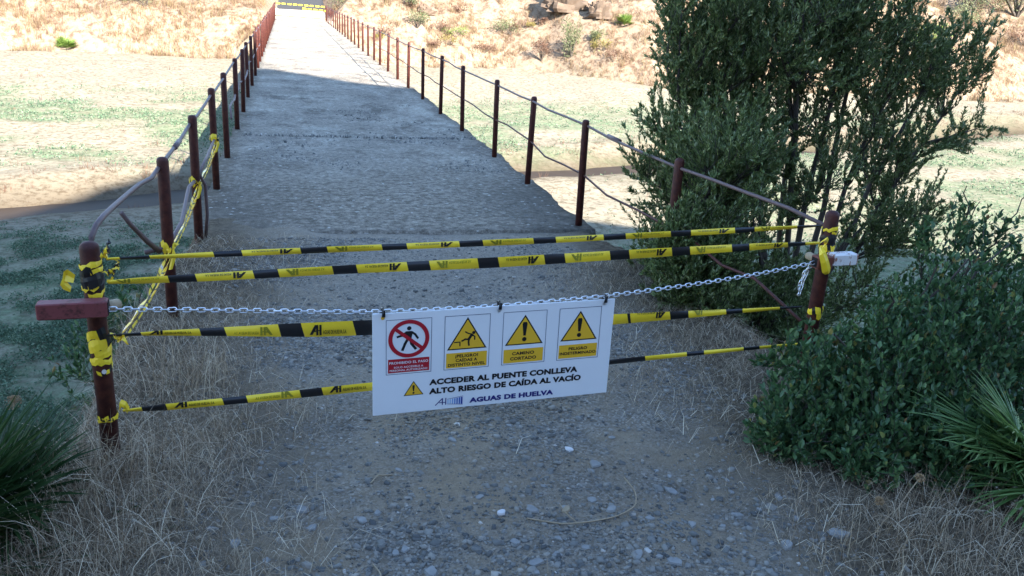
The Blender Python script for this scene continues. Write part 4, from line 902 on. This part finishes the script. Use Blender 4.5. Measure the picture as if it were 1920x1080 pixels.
# dry tufts on the far hillside and floor
def tufts(n, x0, x1, y0, y1, fn, h0, h1, per=14, wd_=(.012, .03)):
    XY = dens(n, x0, x1, y0, y1, fn); H = rng.uniform(h0, h1, n) * (.5 + fbm(XY[:, 0] * .5, XY[:, 1] * .5, 95)); B = on(XY, -.03).repeat(per, 0); m = len(B)
    B[:, :2] += rng.normal(0, .11, (m, 2)); B[:, 2] = hz(B[:, 0], B[:, 1]) - .03
    return blades(B, H.repeat(per) * rng.uniform(.6, 1.1, m), azd(m), rng.uniform(.1, .9, m), rng.uniform(*wd_, m), 3)
onhill = lambda x, y: (y > foot(x) - .6) * (np.abs(x - .87) > 2.4) * sst(.34, .6, fbm(x * .5, y * .5, 96)) * .9
V_, F_, _ = join(tufts(4200, -32, -1.6, 54, 72, onhill, .2, .6, 16), tufts(6200, 3, 60, 46, 70, onhill, .2, .65, 16))
tag(fast('hillside_grass', V_, F_, M['hstraw']), 'dry yellow and pinkish grass tufts covering the far hillside', 'grass', kind='stuff')
V_, F_ = tufts(700, -20, 50, 22, 50, lambda x, y: (np.abs(y - river_y(x) - 2.4) < 1.0) * .8 + .03, .12, .3, 12, (.008, .02))
V_ = V_[:]; tag(fast('bank_grass', V_, F_, M['hdry']), 'brown dry tufts along the muddy stream bank', 'grass', kind='stuff')
# shrubs on the far hillside
def hill_shrub(name, x, y, wd_, h, mat, label, cat='shrub', n=900, ls=.13, group=None):
    z = float(hz(x, y)); root = empty(name, (x, y, z), label, cat, group)
    lob = [(np.array([x, y, z + h * .5]) + rng.normal(0, 1, 3) * [wd_ * .25, wd_ * .2, h * .14], np.array([wd_ * .34, wd_ * .34, h * .36]) * rng.uniform(.7, 1.1)) for _ in range(7)]
    P = np.concatenate([ellip(c, r, n // 7, .45) for c, r in lob]); P[:, 2] = np.maximum(P[:, 2], z); D = nrm(P - [x, y, z]) + rng.normal(0, .6, P.shape); L = rng.uniform(ls * .6, ls * 1.2, len(P))
    st = np.stack([np.array([[x, y, z - .1], c * .5 + np.array([x, y, z]) * .5, c]) for c, _ in lob]); tv = tubes(st, np.tile([[.05, .035, .012]], (7, 1)) * h * .45, 5)
    fast('trunk', tv[0], tv[1], M['bark'], root); v, f = leaf_quads(P, D, L, L * .5); fast('crown', v, f, M[mat], root)
HS = [
 ('shrub', 18.3, 54.9, 1.7, 2.5, 'hshrub', 'tall grey green shrub standing at the foot of the far slope', 'shrub', 1400, .12),
 ('shrub', 16.6, 56.2, 1.3, 1.7, 'hdry', 'brown bare scrub left of the tall grey green shrub', 'shrub', 700, .1),
 ('shrub', 19.9, 54.6, 1.1, 1.0, 'hshrub', 'small round grey shrub right of the tall grey green one', 'shrub', 700, .11),
 ('shrub', 15.2, 59.2, 1.7, 1.2, 'hshrub', 'low spreading green shrub above the tall grey green one', 'shrub', 800, .11),
 ('shrub', 8.6, 59.5, 1.3, 1.3, 'hshrub', 'grey green shrub on the slope just right of the railing', 'shrub', 800, .11),
 ('shrub', 8.4, 61.6, 1.2, 1.1, 'hshrub', 'dark shrub near the top edge above the railing', 'shrub', 700, .11),
 ('shrub', -8.6, 60.3, 2.8, 1.5, 'hshrub', 'wide grey shrub at the top of the left slope', 'shrub', 1000, .12),
 ('shrub', 13.0, 58.1, 1.2, .8, 'hdry', 'low rust brown scrub in the middle of the slope', 'shrub', 500, .1),
 ('shrub', 11.3, 59.1, 1.0, .8, 'hgreen', 'yellowish low bush left of the rust brown scrub', 'shrub', 400, .1),
 ('shrub', 20.4, 52.6, 1.3, .8, 'hdry', 'tawny tuft of scrub at the slope foot beside the big tree', 'shrub', 500, .1),
 ('shrub', 3.6, 63.2, 1.8, 1.6, 'hshrub', 'tangled grey bush beside the far end of the right railing', 'shrub', 900, .12),
 ('tree', 57.9, 59.6, 5.0, 5.5, 'hshrub', 'large grey green tree on the far slope in the top right corner', 'tree', 3000, .16),
 ('tree', 53.8, 60.5, 3.4, 3.4, 'hshrub', 'smaller tree left of the large one on the far right slope', 'tree', 1800, .15),
 ('shrub', 50.5, 57.0, 2.6, 1.6, 'hshrub', 'dull green bush below the smaller tree at the right', 'shrub', 900, .14),
 ('shrub', 44.2, 52.3, 3.2, 2.4, 'hgreen', 'bright green bush seen through the branches right of the big tree', 'shrub', 1200, .15),
 ('shrub', 55.3, 55.6, 2.6, 1.8, 'hdry', 'brown scrub below the trees at the right edge', 'shrub', 700, .13),
]
for a_ in HS: hill_shrub(*a_)
k_ = 0
for x, y in dens(46, -28, 52, 49, 66, lambda x, y: (y > foot(x) + .6) * (np.abs(x - .87) > 4) * np.where(x > 0, 1, .5)):
    k_ += 1; q_ = rng.uniform(.5, 1.15)
    hill_shrub('shrub', float(x), float(y), q_ * 1.2, q_ * .75, ('hdry', 'hdry', 'hshrub', 'hyel')[k_ % 4], 'small low scrub clump among the dry grass of the far slope', n=260, ls=.11, group='scrub clumps dotted over the far slope')
for (x, y, s, lb) in ((-12.8, 57.1, .95, 'bright green fan palm alone on the dry left slope'), (21.9, 55.0, .95, 'bright green fan palm high on the slope beside the big tree')):
    z = float(hz(x, y)); fan_palm('fan_palm', (x, y, z), [(rng.uniform(0, 6.28), rng.uniform(.15, 1.3), .35 * s, s) for _ in range(15)], lb, .62, 14, 'hgreen', .07)
def outcrop(x, y, sx_, sy_, sz_, label, rz=0.0, seed=1):
    z = float(hz(x, y)); r = np.random.default_rng(seed); nn_ = 24; mm = 13; V = []
    for j in range(mm):
        for i in range(nn_):
            th = i / nn_ * 2 * math.pi; ph = j / (mm - 1) * math.pi * .5
            q = .35 + 1.1 * float(fbm(np.array(min(i, nn_ - i) * .55 + seed), np.array(j * .7), seed)); V.append((sx_ * math.cos(th) * math.cos(ph * .96) * q, sy_ * math.sin(th) * math.cos(ph * .96) * q, sz_ * (math.sin(ph) * q - .15)))
    V = np.array(V); c, s = math.cos(rz), math.sin(rz); V[:, :2] = V[:, :2] @ np.array([[c, s], [-s, c]])
    mb = MB(); mb.add(V + [x, y, z], [(j * nn_ + i, j * nn_ + (i + 1) % nn_, (j + 1) * nn_ + (i + 1) % nn_, (j + 1) * nn_ + i) for j in range(mm - 1) for i in range(nn_)] + [tuple((mm - 1) * nn_ + i for i in range(nn_))])
    tag(mb.build('rock_outcrop', M['rock']), label, 'rock')
for a_ in ((18.8, 58.6, 1.5, 1.1, 1.9, 'jagged brown rock outcrop high on the slope left of the green fan palm', -.5, 3), (20.6, 56.6, 1.0, .8, 1.2, 'smaller brown rock below the jagged outcrop', -.6, 5), (9.5, 61.4, .8, .5, .6, 'dark rock near the dark shrub above the railing', .3, 8)): outcrop(*a_)
bpy.data.objects.remove(_fo)
